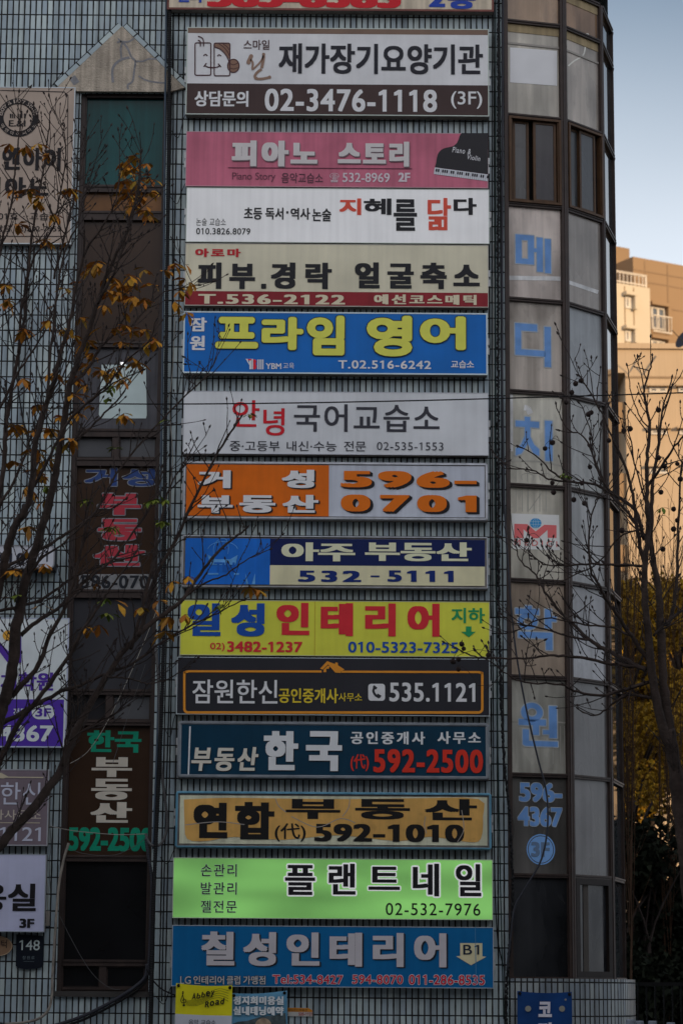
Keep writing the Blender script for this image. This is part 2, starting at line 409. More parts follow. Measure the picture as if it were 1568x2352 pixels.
# rounded base under the bay
bb = MB(); arc = []
cz = [(XB + 0.02, -0.02)] + [(p[0] + ox, p[1] + oy) for p, ox, oy in ((B1, 0.02, -0.10), (B2, 0.11, -0.07), (B3, 0.13, 0.02))] + [(B3[0] + 0.13, B3[1] + 0.8)]
arc = [Vector((q.x, q.y)) for q in spline([Vector((*p, 0)) for p in cz], 10)]
s_ = 0
for a, c_ in zip(arc, arc[1:]):
    L = (c_ - a).length
    bb.face([(*a, 0), (*c_, 0), (*c_, ZBAY0), (*a, ZBAY0)], uv=[(s_ + .02, 0), (s_ + L + .02, 0), (s_ + L + .02, ZBAY0), (s_ + .02, ZBAY0)]); s_ += L
bb.face([(*a, ZBAY0) for a in arc] + [(B2[0] - .5, B2[1] + .6, ZBAY0), (XB, 0.5, ZBAY0)], uv=[(0, 0)] * (len(arc) + 2))
bb.build('bay_base', tilesb, BLD, smooth=False)

# gable over the window
gb = MB(); YG = -0.06
apex = at(281, 60, YG); gl = at(133, 199, YG); gr = at(424, 201, YG); zb = at(280, 210, YG).z
out_ = [(apex.x, apex.z), (gl.x, gl.z), (gl.x + 0.25, zb), (gr.x - 0.2, zb), (gr.x, gr.z)]
gb.face([(x, YG, z) for x, z in out_])
for (a, c_) in zip(out_, out_[1:] + out_[:1]): gb.face([(a[0], YG, a[1]), (c_[0], YG, c_[1]), (c_[0], 0.0, c_[1]), (a[0], 0.0, a[1])])
gab = gb.build('gable', stucco, BLD)
sb = MB()
for pts, w in (([(1050, 380), (1090, 372), (1150, 375), (1205, 345)], 16), ([(1100, 378), (1085, 440), (1092, 520)], 18), ([(1110, 385), (1150, 440), (1180, 510), (1215, 550), (1205, 640), (1190, 730), (1150, 760), (1150, 800)], 18),
               ([(1215, 548), (1280, 550), (1340, 528), (1410, 530)], 15), ([(1165, 515), (1100, 530), (1040, 570), (1010, 630), (1015, 740)], 22), ([(1245, 680), (1300, 715), (1380, 735), (1490, 745)], 15), ([(650, 690), (690, 750)], 60), ([(1060, 345), (1090, 375)], 12)):
    ribbon(sb, L1, [(p.x, p.y) for p in spline([Vector((x, y, 0)) for x, y in pts], 4)], w, YG, 0.003)
sb.build('crack', seam, gab)
# tile strips along the gable slopes
tb = MB()
for a, c_, sg in (((gl.x, gl.z), (apex.x, apex.z), 1), ((apex.x, apex.z), (gr.x, gr.z), 1)):
    d_ = Vector((c_[0] - a[0], c_[1] - a[1])).normalized(); nn = Vector((-d_.y, d_.x)) * 0.085; L = math.dist(a, c_)
    q = [(a[0], a[1]), (c_[0], c_[1]), (c_[0] + nn.x, c_[1] + nn.y), (a[0] + nn.x, a[1] + nn.y)]
    tb.face([(x, -0.03, z) for x, z in q], uv=[(0.0, 0), (0.0, L), (0.078, L), (0.078, 0)])
    tb.face([(q[3][0], -0.03, q[3][1]), (q[2][0], -0.03, q[2][1]), (q[2][0], 0, q[2][1]), (q[3][0], 0, q[3][1])], uv=[(0, 0)] * 4)
tb.build('gable_trim', tiles, BLD)

# ---- the column of windows on the left, a window per storey (frame > panes, lettering)
pane_t = mat('teal_film_pane', (4, 58, 58), 0.16, var=0.3, scale=1.2, streak=0.3)
pane_a = mat('amber_pane', (92, 62, 34), 0.3, var=0.35, scale=3)
pane_b = mat('brown_panel_pane', (44, 31, 22), 0.25, var=0.25, scale=1.5)
pane_g = mat('grey_pane', (68, 68, 72), 0.25, var=0.4, scale=1.6, streak=0.35)
pane_s = mat('small_grey_pane', (66, 67, 69), 0.3, var=0.15, scale=2)
pane_c = mat('charcoal_pane', (46, 46, 49), 0.25, var=0.25, scale=1.2)
pane_d = mat('black_pane', (13, 13, 14), 0.2, var=0.4, scale=1.5)
pane_k = mat('dark_small_pane', (30, 30, 32), 0.25, var=0.3, scale=1.5)
YF, YP = 0.06, 0.12
def zat(v): return at(258, v, YP).z
def win(rails, panes, vt, vb, small=None):
    """rails: (v0, v1); panes: (v0, v1, side, material); side None = full width"""
    f = MB(); z0, z1 = at(258, vb, YF).z, at(258, vt, YF).z; w = XW1 - XW0; fw = 0.055
    f.box(XW0, XW0 + fw, YF, RD, z0, z1); f.box(XW1 - fw, XW1, YF, RD, z0, z1)
    f.box(XW0 + fw, XW0 + fw + .02, YF + .02, RD, z0, z1)
    for a, c_ in rails:
        za, zc = at(258, c_, YF).z, at(258, a, YF).z
        f.box(XW0 + fw + .02, XW1 - fw, YF - .004, RD, za, zc); f.box(XW0 + fw + .02, XW1 - fw, YF - .02, YF - .004, zc - .03, zc)
    xm = XW0 + w * 0.49
    if small: f.box(xm - .04, xm + .05, YF + .01, RD - .002, at(258, small[1], YF).z, at(258, small[0], YF).z)
    fo = f.build('window', frame_br, BLD)
    for a, c_, sd_, m in panes:
        x0, x1 = (XW0 + fw, XW1 - fw) if sd_ is None else ((XW0 + fw, xm - .035) if sd_ == 0 else (xm + .045, XW1 - fw))
        p = MB(); p.box(x0, x1, YP + (0.012 if sd_ == 0 else 0), RD + .03, zat(c_), zat(a)); p.build('pane', m, fo)
        if sd_ is not None:
            e = MB(); t = .022; za, zc = zat(c_), zat(a); yy = YP - .012 + (0.012 if sd_ == 0 else 0)
            for bx in ((x0, x1, za, za + t), (x0, x1, zc - t, zc), (x0, x0 + t, za + t, zc - t), (x1 - t, x1, za + t, zc - t)): e.box(bx[0], bx[1], yy, yy + .011, bx[2], bx[3])
            e.build('sash', frame_dk if sd_ == 0 else frame_br, fo)
    return fo
W1 = win([(213, 224), (425, 441), (485, 505), (784, 797)], [(224, 426, None, pane_t), (441, 486, None, pane_a), (505, 785, None, pane_b)], 213, 797)
W2 = win([(985, 1003), (1052, 1070), (1354, 1373)], [(797, 986, None, pane_g), (1003, 1053, 0, pane_s), (1003, 1053, 1, pane_s), (1070, 1355, None, pane_b)], 797, 1373, (1003, 1052))
W3 = win([(1583, 1596), (1654, 1666), (1964, 1979)], [(1373, 1584, None, pane_c), (1596, 1655, 0, pane_k), (1596, 1655, 1, pane_s), (1666, 1965, None, pane_b)], 1373, 1979, (1596, 1654))
W4 = win([(2204, 2219), (2268, 2278)], [(1979, 2205, None, pane_d), (2219, 2269, 0, pane_d), (2219, 2269, 1, pane_d)], 1979, 2278, (2219, 2268))
si = MB(); si.box(XW0 - .05, XW1 + .05, -.05, RD, ZSILL - .07, ZSILL); si.build('window_sill', mat('stone_sill', (52, 50, 48), 0.8, var=.3), BLD)

# ---- the glazed bay (mullions and rails > panes)
RV = [-40, 46, 262, 466, 684, 896.5, 1112, 1330, 1552, 1777.5, 2009, 2247]        # rail heights at the left edge
RZ = [at(1163, v, 0).z for v in RV]
cA = [None, None]
pan = [  # colours of the panes, left panel then the turning ones
    [(138, 116, 95), (148, 143, 132), None, (159, 149, 141), (138, 130, 121), (161, 158, 146), (148, 144, 132), (135, 121, 106), (132, 130, 121), (66, 64, 61), (27, 28, 30)],
    [(122, 98, 77), (130, 123, 115), None, (122, 116, 110), (110, 113, 115), (117, 118, 116), (120, 121, 121), (122, 123, 126), (83, 82, 82), (81, 80, 80), None],
    [(92, 100, 106)] * 10 + [(22, 22, 24)], [(80, 88, 93)] * 10 + [(22, 22, 24)]]
def dusty(name, c, rough=0.16):
    """grimy glass: soft pale and dark patches, rain streaks, dust settled along the foot of the pane"""
    fresh = (name, c, rough, 0.0) not in _m
    m = mat(name, c, rough, var=0.3, scale=0.9, streak=0.2, spots=0.12)
    if not fresh: return m
    n, l = m.node_tree.nodes, m.node_tree.links; p = n['Principled BSDF']; p.inputs['IOR'].default_value = 1.5; p.inputs['Specular IOR Level'].default_value = 0.5
    src = p.inputs['Base Color'].links[0].from_socket
    tc = n.new('ShaderNodeTexCoord'); mp = n.new('ShaderNodeMapping'); mp.inputs['Scale'].default_value = (1.6, 1.6, 0.55); l.new(tc.outputs['Object'], mp.inputs[0])
    t = n.new('ShaderNodeTexNoise'); t.inputs['Scale'].default_value = 1.3; t.inputs['Detail'].default_value = 3; t.inputs['Distortion'].default_value = .4; l.new(mp.outputs[0], t.inputs['Vector'])
    r = n.new('ShaderNodeMapRange'); r.inputs[1].default_value = .4; r.inputs[2].default_value = .58; r.inputs[3].default_value = .78; r.inputs[4].default_value = 1.2; l.new(t.outputs[0], r.inputs[0])
    x = n.new('ShaderNodeMix'); x.data_type = 'RGBA'; x.blend_type = 'MULTIPLY'; x.inputs[0].default_value = 1; l.new(src, x.inputs[6]); l.new(r.outputs[0], x.inputs[7]); l.new(x.outputs[2], p.inputs['Base Color'])
    r2 = n.new('ShaderNodeMapRange'); r2.inputs[1].default_value = .35; r2.inputs[2].default_value = .65; r2.inputs[3].default_value = max(.03, rough - .1); r2.inputs[4].default_value = rough + .25; l.new(t.outputs[0], r2.inputs[0]); l.new(r2.outputs[0], p.inputs['Roughness'])
    return m
def rot_box(mb, a, c_, s0, s1, y0, y1, z0, z1):
    """box along the plan segment a->c_, from s0 to s1 along it, y0..y1 across it (outward negative)"""
    d_ = Vector((c_[0] - a[0], c_[1] - a[1], 0)).normalized(); nn = Vector((-d_.y, d_.x, 0))
    c0 = Vector((a[0], a[1], 0)) + d_ * (s0 + s1) / 2 + nn * (y0 + y1) / 2 + Vector((0, 0, (z0 + z1) / 2))
    mb.obox(c0, d_, nn, (0, 0, 1), abs(s1 - s0) / 2, abs(y1 - y0) / 2, abs(z1 - z0) / 2)
BAYW = []
for k in range(4):
    a, c_ = BAY[k], BAY[k + 1]; L = math.dist(a, c_); f = MB(); mw = 0.045
    if k == 0: rot_box(f, a, c_, -0.0, 0.055, -.03, .12, RZ[-1], RZ[0])
    else: rot_box(f, a, c_, -0.03, mw, -.035 if k == 1 else -.012, .12, RZ[-1], RZ[0])
    rot_box(f, a, c_, L - mw, L + (.03 if k < 2 else 0), -.032 if k < 1 else -.010, .12, RZ[-1], RZ[0])
    for i, z in enumerate(RZ):
        rot_box(f, a, c_, .05, L - mw, -.012, .10, z - .03, z + .022)
        rot_box(f, a, c_, .05, L - mw, -.026, -.012, z - .002, z + .020)
    fo = f.build('bay_window', frame_br, BLD); BAYW.append(fo)
    for i in range(len(RZ) - 1):
        z1, z0 = RZ[i] - .028, RZ[i + 1] + .02; col = pan[k][i]
        if col is None:
            open_row = (i == 2); e = MB(); x0, x1 = (.06, L - .05)
            if open_row:
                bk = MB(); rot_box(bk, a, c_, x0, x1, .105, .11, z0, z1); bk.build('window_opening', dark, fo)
                t = .032
                for q in ((x0, x0 + t, z0, z1), (x1 - t, x1, z0, z1), (x0 + t, x1 - t, z0, z0 + t), (x0 + t, x1 - t, z1 - t, z1)): rot_box(e, a, c_, q[0], q[1], -.05, .03, q[2], q[3])
                for q in ((x0 + t, x0 + t + .018, z0 + t, z1 - t), (x1 - t - .018, x1 - t, z0 + t, z1 - t)): rot_box(e, a, c_, q[0], q[1], -.03, .03, q[2], q[3])
                e.build('window_frame', bronze, fo)
                w = x1 - x0
                sashes = ((x0 + .075, x0 + w * .41, .035, (66, 66, 66)), (x0 + w * .48, x1 - .06, .0, (44, 42, 44))) if k == 0 else ((x0 + .06, x0 + w * .42, .035, (44, 46, 48)), (x0 + w * .38, x0 + w * .84, .0, (54, 55, 57)))
                for sx0, sx1, yy, pc in sashes:
                    sm = MB(); t2 = .035; za, zc = z0 + t + .004, z1 - t - .004
                    for q in ((sx0, sx0 + t2, za, zc), (sx1 - t2, sx1, za, zc), (sx0 + t2, sx1 - t2, za, za + t2), (sx0 + t2, sx1 - t2, zc - t2, zc)): rot_box(sm, a, c_, q[0], q[1], yy, yy + .03, q[2], q[3])
                    sm.build('sash', bronze, fo)
                    pm = MB(); rot_box(pm, a, c_, sx0 + t2, sx1 - t2, yy + .012, yy + .018, za + t2, zc - t2); pm.build('pane', dusty('sash_glass', pc), fo)
            else:
                t = .075
                for q in ((x0, x0 + t, z0, z1), (x1 - t, x1, z0, z1), (x0 + t, x1 - t, z0, z0 + t), (x0 + t, x1 - t, z1 - t, z1)): rot_box(e, a, c_, q[0], q[1], -.03, .04, q[2], q[3])
                e.build('window_frame', frame_dk, fo)
                pm = MB(); rot_box(pm, a, c_, x0 + t, x1 - t, .02, .03, z0 + t, z1 - t); pm.build('pane', dusty('dim_glass', (33, 34, 37), .12), fo)
                cu = MB(); rot_box(cu, a, c_, x0 + t + .11, x0 + t + .21, .012, .018, z0 + t, z1 - t); cu.build('curtain', mat('beige_curtain', (58, 54, 50), .8), fo)
        else:
            pm = MB(); rot_box(pm, a, c_, .05, L - .04, .03, .05, z0, z1); pm.build('pane', dusty('dusty_glass', col, .16) if k < 2 else mat('mirror_like_glass', (34, 36, 38), .03, var=.1, spec=.6), fo)
            if k < 2 and i in (0, 1):       # pale blind and rail seen at the pane's head
                pm = MB(); rot_box(pm, a, c_, .055, L - .045, .022, .028, z1 - .12, z1 - .004); pm.build('roller_blind', mat('blind_cloth', (128, 114, 88), .8, streak=.3), fo)
            if k < 2 and i == 1:
                pm = MB(); rot_box(pm, a, c_, .055, L - .045, .018, .026, z1 - .30, z1 - .27); pm.build('blind_rail', mat('grey_rail', (120, 116, 110), .6), fo)

# frame for things drawn on the first bay panel: its own plane
def on_panel(k, u, v, out=0.0):
    a, c_ = BAY[k], BAY[k + 1]; d_ = Vector((c_[0] - a[0], c_[1] - a[1], 0)).normalized(); nn = Vector((-d_.y, d_.x, 0))
    o = Vector((a[0], a[1], 0)) - nn * out; r = ray(u, v); cpos = Vector((0, -D, EYE))
    t = (o - cpos).dot(nn) / r.dot(nn); return cpos + r * t
def panel_text(k, fr, s, x0, y0, x1, y1, m, parent, outm, b=(.03, .02), e=.045, name='window_lettering', mesh=None, rounded=False):
    V, Fc = mesh or layout(s); bx, by = b
    ax0, ax1 = min(p[0] for p in V) - bx, max(p[0] for p in V) + bx; ay0, ay1 = min(p[1] for p in V) - by, max(p[1] for p in V) + by
    pl = fr(x0, (y0 + y1) / 2); pr = fr(x1, (y0 + y1) / 2); pt = fr((x0 + x1) / 2, y0); pb = fr((x0 + x1) / 2, y1)
    A = on_panel(k, *pl); B_ = on_panel(k, *pr); zt = on_panel(k, *pt).z; zb_ = on_panel(k, *pb).z
    h = (B_ - A); h.z = 0; nn = Vector((h.y, -h.x, 0)).normalized(); H = zt - zb_; Lh = h.length
    def put(mb, ox, oy, dep, ex=0, ey=0):
        i = len(mb.v)
        for p_, q_ in V:
            t = (p_ + ox - ax0) / (ax1 - ax0) + ex / Lh; z = zb_ + (q_ + oy - ay0) / (ay1 - ay0) * H + ey
            w = A + h * t + nn * dep; mb.v.append((w.x, w.y, z))
        mb.f += [tuple(i + j for j in q) for q in Fc]; mb.mi += [0] * len(Fc)
    dep = -0.026
    if outm:
        ob = MB()
        for j in range(8):
            w = 2 * math.pi * j / 8 + .39
            for o_ in offs(bx, by, rounded): put(ob, *o_, dep, e * H * 1.3 * math.cos(w), e * H * 1.3 * math.sin(w)); dep += STEP / 2
        ob.build('letter_outline', outm, parent); dep += .001
    mb = MB()
    for o_ in offs(bx, by, rounded): put(mb, *o_, dep); dep += STEP
    return mb.build(name, m, parent)
def strokes(polys):
    """letter drawn as polygons in a unit box, y up"""
    V, Fc = [], []
    for p in polys:
        i = len(V); V += [(x, y) for x, y in p]; Fc.append(tuple(range(i, i + len(p))))
    return V, Fc
def rc(x0, y0, x1, y1): return [(x0, y0), (x1, y0), (x1, y1), (x0, y1)]
# things seen through the dusty panes: the stair's handrail and balusters, a pale sill behind the glass, tape on the upper pane
def panel_line(k, fr, pts, w, mb, out=-.027):
    q = [Vector((x, y)) for x, y in pts]; hw = w / 2
    for a, c_ in zip(q, q[1:]):
        t = (c_ - a).normalized(); n_ = Vector((-t.y, t.x)) * hw
        mb.face([on_panel(k, *fr(*p), out) for p in (a + n_, c_ + n_, c_ - n_, a - n_)])
stair_m = mat('stair_rail_behind_glass', (128, 126, 118), .5, var=.2); sill_m = mat('pale_sill_behind_glass', (186, 183, 172), .6, var=.3, scale=5, streak=.2); tape_m = mat('old_tape', (176, 172, 164), .7, var=.3)
def sp2(pts): return [(p.x, p.y) for p in spline([Vector((x, y, 0)) for x, y in pts], 5)]
sr = MB()
panel_line(0, R8, [(178, 1716), (300, 1714), (440, 1722), (592, 1755)], 12, sr); panel_line(0, R9, [(185, 1838), (258, 1838)], 12, sr); panel_line(0, R9, [(560, 1838), (628, 1845)], 12, sr)
for x in (235, 325, 475): panel_line(0, R8, [(x, 1735), (x, 1880)], 6, sr)
for x in (285, 430): panel_line(0, R8, sp2([(x, 1870), (x - 4, 1830), (x + 40, 1815), (x + 88, 1832), (x + 86, 1872)]), 5, sr)
for x in (185, 235, 285, 330, 380, 425, 475, 590): panel_line(0, R8, [(x, 1935), (x, 2120)], 6 if x not in (330, 475) else 9, sr)
panel_line(0, R8, [(340, 2110), (440, 1970)], 6, sr)
for x in (200, 235, 395, 530, 590, 620): panel_line(0, R9, [(x, 2050 if x in (395, 530) else 1870), (x, 2170)], 6 if x != 395 else 10, sr)
sr.build('stair_rail', stair_m, BAYW[0])
sr = MB()
panel_line(0, R8, [(170, 255), (590, 262)], 34, sr); panel_line(0, R8, [(190, 1180), (190, 1640)], 44, sr); panel_line(0, R8, sp2([(300, 1290), (330, 1300), (350, 1340)]), 46, sr, -.0275)
sr.build('pale_sill', sill_m, BAYW[0])
sr = MB()
panel_line(1, R8, [(655, 290), (890, 370)], 30, sr)
sr.build('pale_sill', sill_m, BAYW[1])
sr = MB()
for q, w in (([(652, 525), (700, 485), (765, 445), (785, 390), (790, 300), (800, 265)], 12), ([(800, 268), (840, 330), (880, 365), (925, 380)], 20), ([(845, 340), (890, 420), (925, 510)], 9)): panel_line(1, R7, sp2(q), w, sr, -.028)
sr.build('tape_strip', tape_m, BAYW[1])
blue_l = mat('blue_window_film', (84, 118, 162), 0.4, var=0.2, scale=5)
clear_e = mat('clear_film_edge', (132, 138, 142), 0.4, var=0.2, scale=5)
def ring(cx, cy, rx, ry, ix, iy, n=24):
    o = []
    for k in range(n):
        a, c_ = 2 * math.pi * k / n, 2 * math.pi * (k + 1) / n
        o.append([(cx + rx * math.cos(a), cy + ry * math.sin(a)), (cx + rx * math.cos(c_), cy + ry * math.sin(c_)), (cx + ix * math.cos(c_), cy + iy * math.sin(c_)), (cx + ix * math.cos(a), cy + iy * math.sin(a))])
    return o
Y = lambda p: [[(x, 1 - y) for x, y in q] for q in p]      # polygons noted with y down
me_ = strokes(Y([rc(0, .02, .17, .80), rc(.17, .02, .52, .16), rc(.35, .16, .52, .80), rc(.17, .66, .35, .80), rc(.52, .36, .60, .46), rc(.60, .06, .77, .98), rc(.83, .08, 1, 1)]))
di_ = strokes(Y([rc(0, 0, .62, .17), rc(0, .17, .17, .62), rc(0, .62, .18, .76), rc(.18, .62, .84, .76), rc(.82, .04, 1, 1)]))
chi_ = strokes(Y([rc(.25, 0, .40, .10), rc(0, .10, .64, .24), [(.25, .24), (.40, .24), (.40, .46), (.50, .64), (.64, .74), (.64, .90), (.48, .84), (.33, .62), (.16, .86), (0, .92), (0, .76), (.14, .66), (.25, .44)], rc(.80, .06, 1, 1)]))
hak_ = strokes(Y([rc(.24, 0, .40, .09), rc(0, .07, .58, .20)] + ring(.30, .36, .24, .19, .11, .085) + [rc(.72, .06, .88, .50), rc(.88, .22, 1, .34), rc(.07, .60, .90, .74), rc(.74, .74, .90, 1)]))
won_ = strokes(Y(ring(.34, .22, .28, .22, .13, .10) + [rc(0, .38, .70, .52), rc(.36, .52, .52, .74), rc(.78, .06, .98, .80), rc(.62, .62, .78, .72), [(.10, .62), (.26, .62), (.26, .88), (1, .88), (1, 1), (.16, 1), (.10, .96)]]))
# the shape of each big letter, in the photo's views of the bay
for fr, msh, q in ((R8, me_, (237, -85, 518, 205)), (R8, di_, (233, 622, 518, 955)), (R8, chi_, (237, 1365, 530, 1706)), (R9, hak_, (235, 912, 562, 1258)), (R9, won_, (262, 1685, 572, 2030))):
    panel_text(0, fr, '', *q, blue_l, BAYW[0], clear_e, b=(0, 0), e=.022, mesh=msh)
panel_text(0, R10, '596-', 265, 255, 607, 405, blue_l, BAYW[0], clear_e, b=(.035, .03), e=.03)
panel_text(0, R10, '4367', 255, 448, 608, 600, blue_l, BAYW[0], clear_e, b=(.035, .03), e=.03)
disc = strokes(ring(.5, .5, .5, .5, .455, .455, 36) + [circ(.5, .5, .43, n=36)])
panel_text(0, R10, '', 324, 662, 552, 908, mat('pale_blue_film', (96, 132, 176), .4), BAYW[0], None, b=(0, 0), mesh=disc)
o = panel_text(0, R10, '3F', 360, 725, 508, 845, mat('cut_out_film', (78, 96, 118), .5), BAYW[0], None, b=(.04, .03)); o.data.transform(Matrix.Translation((.001, -.004, 0)))

# ---- vinyl lettering on the brown panels of the left windows
red_l = mat('red_window_film', (138, 42, 52), .45, var=.15, scale=6); navy_l = mat('navy_window_film', (34, 54, 98), .45, var=.15, scale=6)
silver_l = mat('silver_film_edge', (108, 110, 114), .4, var=.25, scale=8); green_l = mat('green_window_film', (10, 112, 86), .45, var=.1, scale=6)
cream_l = mat('cream_window_film', (158, 152, 140), .5, var=.1, scale=6)
FW = Fr(250 / 1.5944, 1650 / 1.5944, 3.92 * 1.5944)
text(W2, YP, FW, '거성', 240, 258, 1250, 510, navy_l, b=(.045, .02), gap=.05, out=.05, outm=silver_l)
for ch, q in (('부', (428, 620, 1050, 925)), ('동', (430, 985, 1050, 1290)), ('산', (365, 1355, 1100, 1655))):
    text(W2, YP, FW, ch, *q, red_l, b=(.085, .03), out=.05, outm=silver_l)
sp = MB(); q = [at(*FW(x, y), YP - .003) for x, y in ((158, 1775), (1275, 1775), (1275, 1992), (158, 1992))]; sp.face(q)
so = sp.build('number_strip', mat('silver_strip', (112, 113, 114), .35, metal=.3, var=.35, scale=9), W2)
text(W2, YP - .003, FW, '596-0701', 182, 1790, 1270, 1980, mat('charcoal_lettering', (24, 27, 32), .5), b=(.03, .02), gap=.06)
text(W3, YP, L4, '한국', 697, 1905, 1130, 2082, green_l, b=(.045, .03), gap=.02)
for ch, q in (('부', (733, 50, 1055, 208)), ('동', (730, 222, 1053, 392)), ('산', (722, 408, 1055, 572))):
    text(W3, YP, L5, ch, *q, cream_l, b=(.07, .025))
text(W3, YP, L5, '592-2500', 545, 610, 1215, 800, green_l, b=(.045, .03))

# ------------------------------------------------------------------ shop signs (cabinet, frame, face panel > bands, lettering, emblem)
GRP = 'shop signs mounted on the tiled front'
white_rim = mat('white_sign_rim', (176, 178, 182), 0.45, var=.15, scale=8)
silver_rim = mat('silver_sign_frame', (150, 152, 156), 0.35, metal=.35, var=.2, scale=5, streak=.15)
cab_m = mat('sign_cabinet_sheet', (112, 106, 100), 0.5, metal=.1, var=.3, scale=5, streak=.2)
brk_m = mat('galvanised_bracket', (150, 152, 152), 0.4, metal=.3)
def L(c, r=.5, k=None): return mat('lettering_film', c, r, var=.06, scale=6, k=k)
def face_m(c, r=.35, streak=.14, var=.14, k=None, spots=0.0): return mat('sign_face', c, r, var=var, scale=1.6, streak=streak, k=k, spots=spots)
class Sign: pass
def sign(name, label, u0, v0, u1, v1, fm, rim=3.0, rimm=None, dep=.16, cab=None, rounded=0.0, brackets=True, cat='sign', group=GRP, wall_y=0.0, screws=True, name_face='face_panel'):
    s = Sign(); Y_ = wall_y - dep; s.Y = Y_ - .002
    um, vm = (u0 + u1) / 2, (v0 + v1) / 2
    x0, x1 = at(u0, vm, Y_).x, at(u1, vm, Y_).x; z1, z0 = at(um, v0, Y_).z, at(um, v1, Y_).z
    s.r = (x0, x1, z0, z1); w = rim * mpp(Y_)
    s.o = thing(name, ((x0 + x1) / 2, wall_y, z0), label, cat, group)
    c = MB(); ci = .004
    c.box(x0 + ci, x1 - ci, Y_ + .012, wall_y - .012, z0 + ci, z1 - ci)
    if screws:
        n = 3
        for k in range(n):
            xs = x0 + (x1 - x0) * (.06 + .88 * k / (n - 1)); c.box(xs - .012, xs + .012, Y_ + .05, Y_ + .075, z0 - .006, z0 + ci)
    c.build('cabinet', cab or cab_m, s.o)
    f = MB()
    if rounded:
        rr = rounded * mpp(Y_); rings = []
        for ins, yy in ((0, Y_ + .035), (0, Y_ + .008), (w * .25, Y_ - .012), (w * .7, Y_ - .012), (w, Y_ + .001)):
            ring_ = []
            for cx, cz, a in ((x1 - rr, z1 - rr, 0), (x0 + rr, z1 - rr, 90), (x0 + rr, z0 + rr, 180), (x1 - rr, z0 + rr, 270)):
                q = max(rr - ins, .004); kx = cx + (0); kz = cz
                for j in range(6): ring_.append((kx + q * math.cos(R(a + 18 * j)), yy, kz + q * math.sin(R(a + 18 * j))))
            rings.append(ring_)
        for A_, B_ in zip(rings, rings[1:]):
            for j in range(len(A_)): f.face([A_[j], A_[(j + 1) % len(A_)], B_[(j + 1) % len(A_)], B_[j]])
    else:
        for q in ((x0, x1, z1 - w, z1), (x0, x1, z0, z0 + w), (x0, x0 + w, z0 + w, z1 - w), (x1 - w, x1, z0 + w, z1 - w)): f.box(q[0], q[1], Y_ - .003, Y_ + .014, q[2], q[3])
    f.build('frame', rimm or white_rim, s.o)
    p = MB(); w2 = w - .001; p.face([(x0 + w2, Y_, z0 + w2), (x1 - w2, Y_, z0 + w2), (x1 - w2, Y_, z1 - w2), (x0 + w2, Y_, z1 - w2)])
    s.f = p.build(name_face, fm, s.o); s.inner = (x0 + w, x1 - w, z0 + w, z1 - w)
    if brackets:
        for sx in (x0, x1):
            zc = (z0 + z1) / 2 + rnd.uniform(-.05, .05); b_ = MB(); e = .028 if sx == x1 else -.028
            b_.box(min(sx, sx + e), max(sx, sx + e), -.07, -.045, zc + .02, zc + .11); b_.box(min(sx, sx + e), max(sx, sx + e), -.07, -.045, zc - .11, zc - .02)
            b_.box(min(sx, sx + e * .5), max(sx, sx + e * .5), -.06, -.05, zc - .02, zc + .02); b_.build('bracket', brk_m, s.o)
    return s
def band(s, fr, x0, y0, x1, y1, m, lift=.0015, name='colour_band', clip=True):
    """a coloured field printed on the face, clipped to it"""
    a, c = fr(x0, y0), fr(x1, y1); um, vm = (a[0] + c[0]) / 2, (a[1] + c[1]) / 2
    X0, X1 = at(a[0], vm, s.Y).x, at(c[0], vm, s.Y).x; Z1, Z0 = at(um, a[1], s.Y).z, at(um, c[1], s.Y).z
    if clip: X0, X1, Z0, Z1 = max(X0, s.inner[0]), min(X1, s.inner[1]), max(Z0, s.inner[2]), min(Z1, s.inner[3])
    b_ = MB(); b_.face([(X0, s.Y + .002 - lift, Z0), (X1, s.Y + .002 - lift, Z0), (X1, s.Y + .002 - lift, Z1), (X0, s.Y + .002 - lift, Z1)]); return b_.build(name, m, s.f)
def emblem(s, mb, m, name='emblem'): return mb.build(name, m, s.f)
def T(s, *a, **k): return text(s.f, s.Y, *a, **k)
def S(pts, n=5): return [(p.x, p.y) for p in spline([Vector((x, y, 0)) for x, y in pts], n)]

# 1 the sign cut by the top of the picture
s = sign('shop_sign', 'weathered beige sign with red digits, cut off by the top of the photo', 385, -118, 1133, 24, face_m((170, 158, 138), streak=.3, spots=.1), 5, mat('red_brown_edge', (96, 60, 54), .6, var=.3), brackets=False)
T(s, F2, '585-8383', 205, -66, 1115, 36, L((160, 24, 32)), b=(.07, .03), gap=.03)
T(s, F2, '2층', 1245, -60, 1465, 42, L((28, 52, 128)), b=(.06, .03), gap=.12)
T(s, F2, '전화', 60, -60, 188, 12, L((28, 52, 128)), b=(.05, .03))

# 2 care home sign
s = sign('shop_sign', 'white and dark brown sign with a two faced smiling emblem and black lettering', 428, 64.5, 1122, 265, face_m((176, 178, 188), streak=.05), 2.2, mat('pale_edge', (150, 158, 150), .5), dep=.17)
band(s, F2, 100, 120, 1540, 160, mat('tan_band', (98, 80, 68), .5)); band(s, F2, 100, 397, 1540, 600, mat('dark_brown_band', (54, 40, 38), .45, var=.12, streak=.1))
T(s, F2, '재가장기요양기관', 540, 207, 1500, 349, L((28, 28, 34)), b=(.028, .022), gap=.0)
T(s, F2, '스마일', 375, 188, 497, 234, L((58, 36, 36)), b=(.012, .008))
T(s, F2, '상담문의', 145, 428, 398, 502, L((176, 178, 190)), b=(.035, .02))
T(s, F2, '02-3476-1118', 475, 420, 1284, 526, L((176, 178, 190)), b=(.025, .018), gap=.04)
T(s, F2, '(3F)', 1350, 430, 1496, 512, L((176, 178, 190)), b=(.008, .008))
e = MB()
for q in (rrect(108, 210, 290, 582, 18), rrect(328, 213, 508, 588, 18)): ribbon(e, FS, q, 13, s.Y, .0032, closed=True)
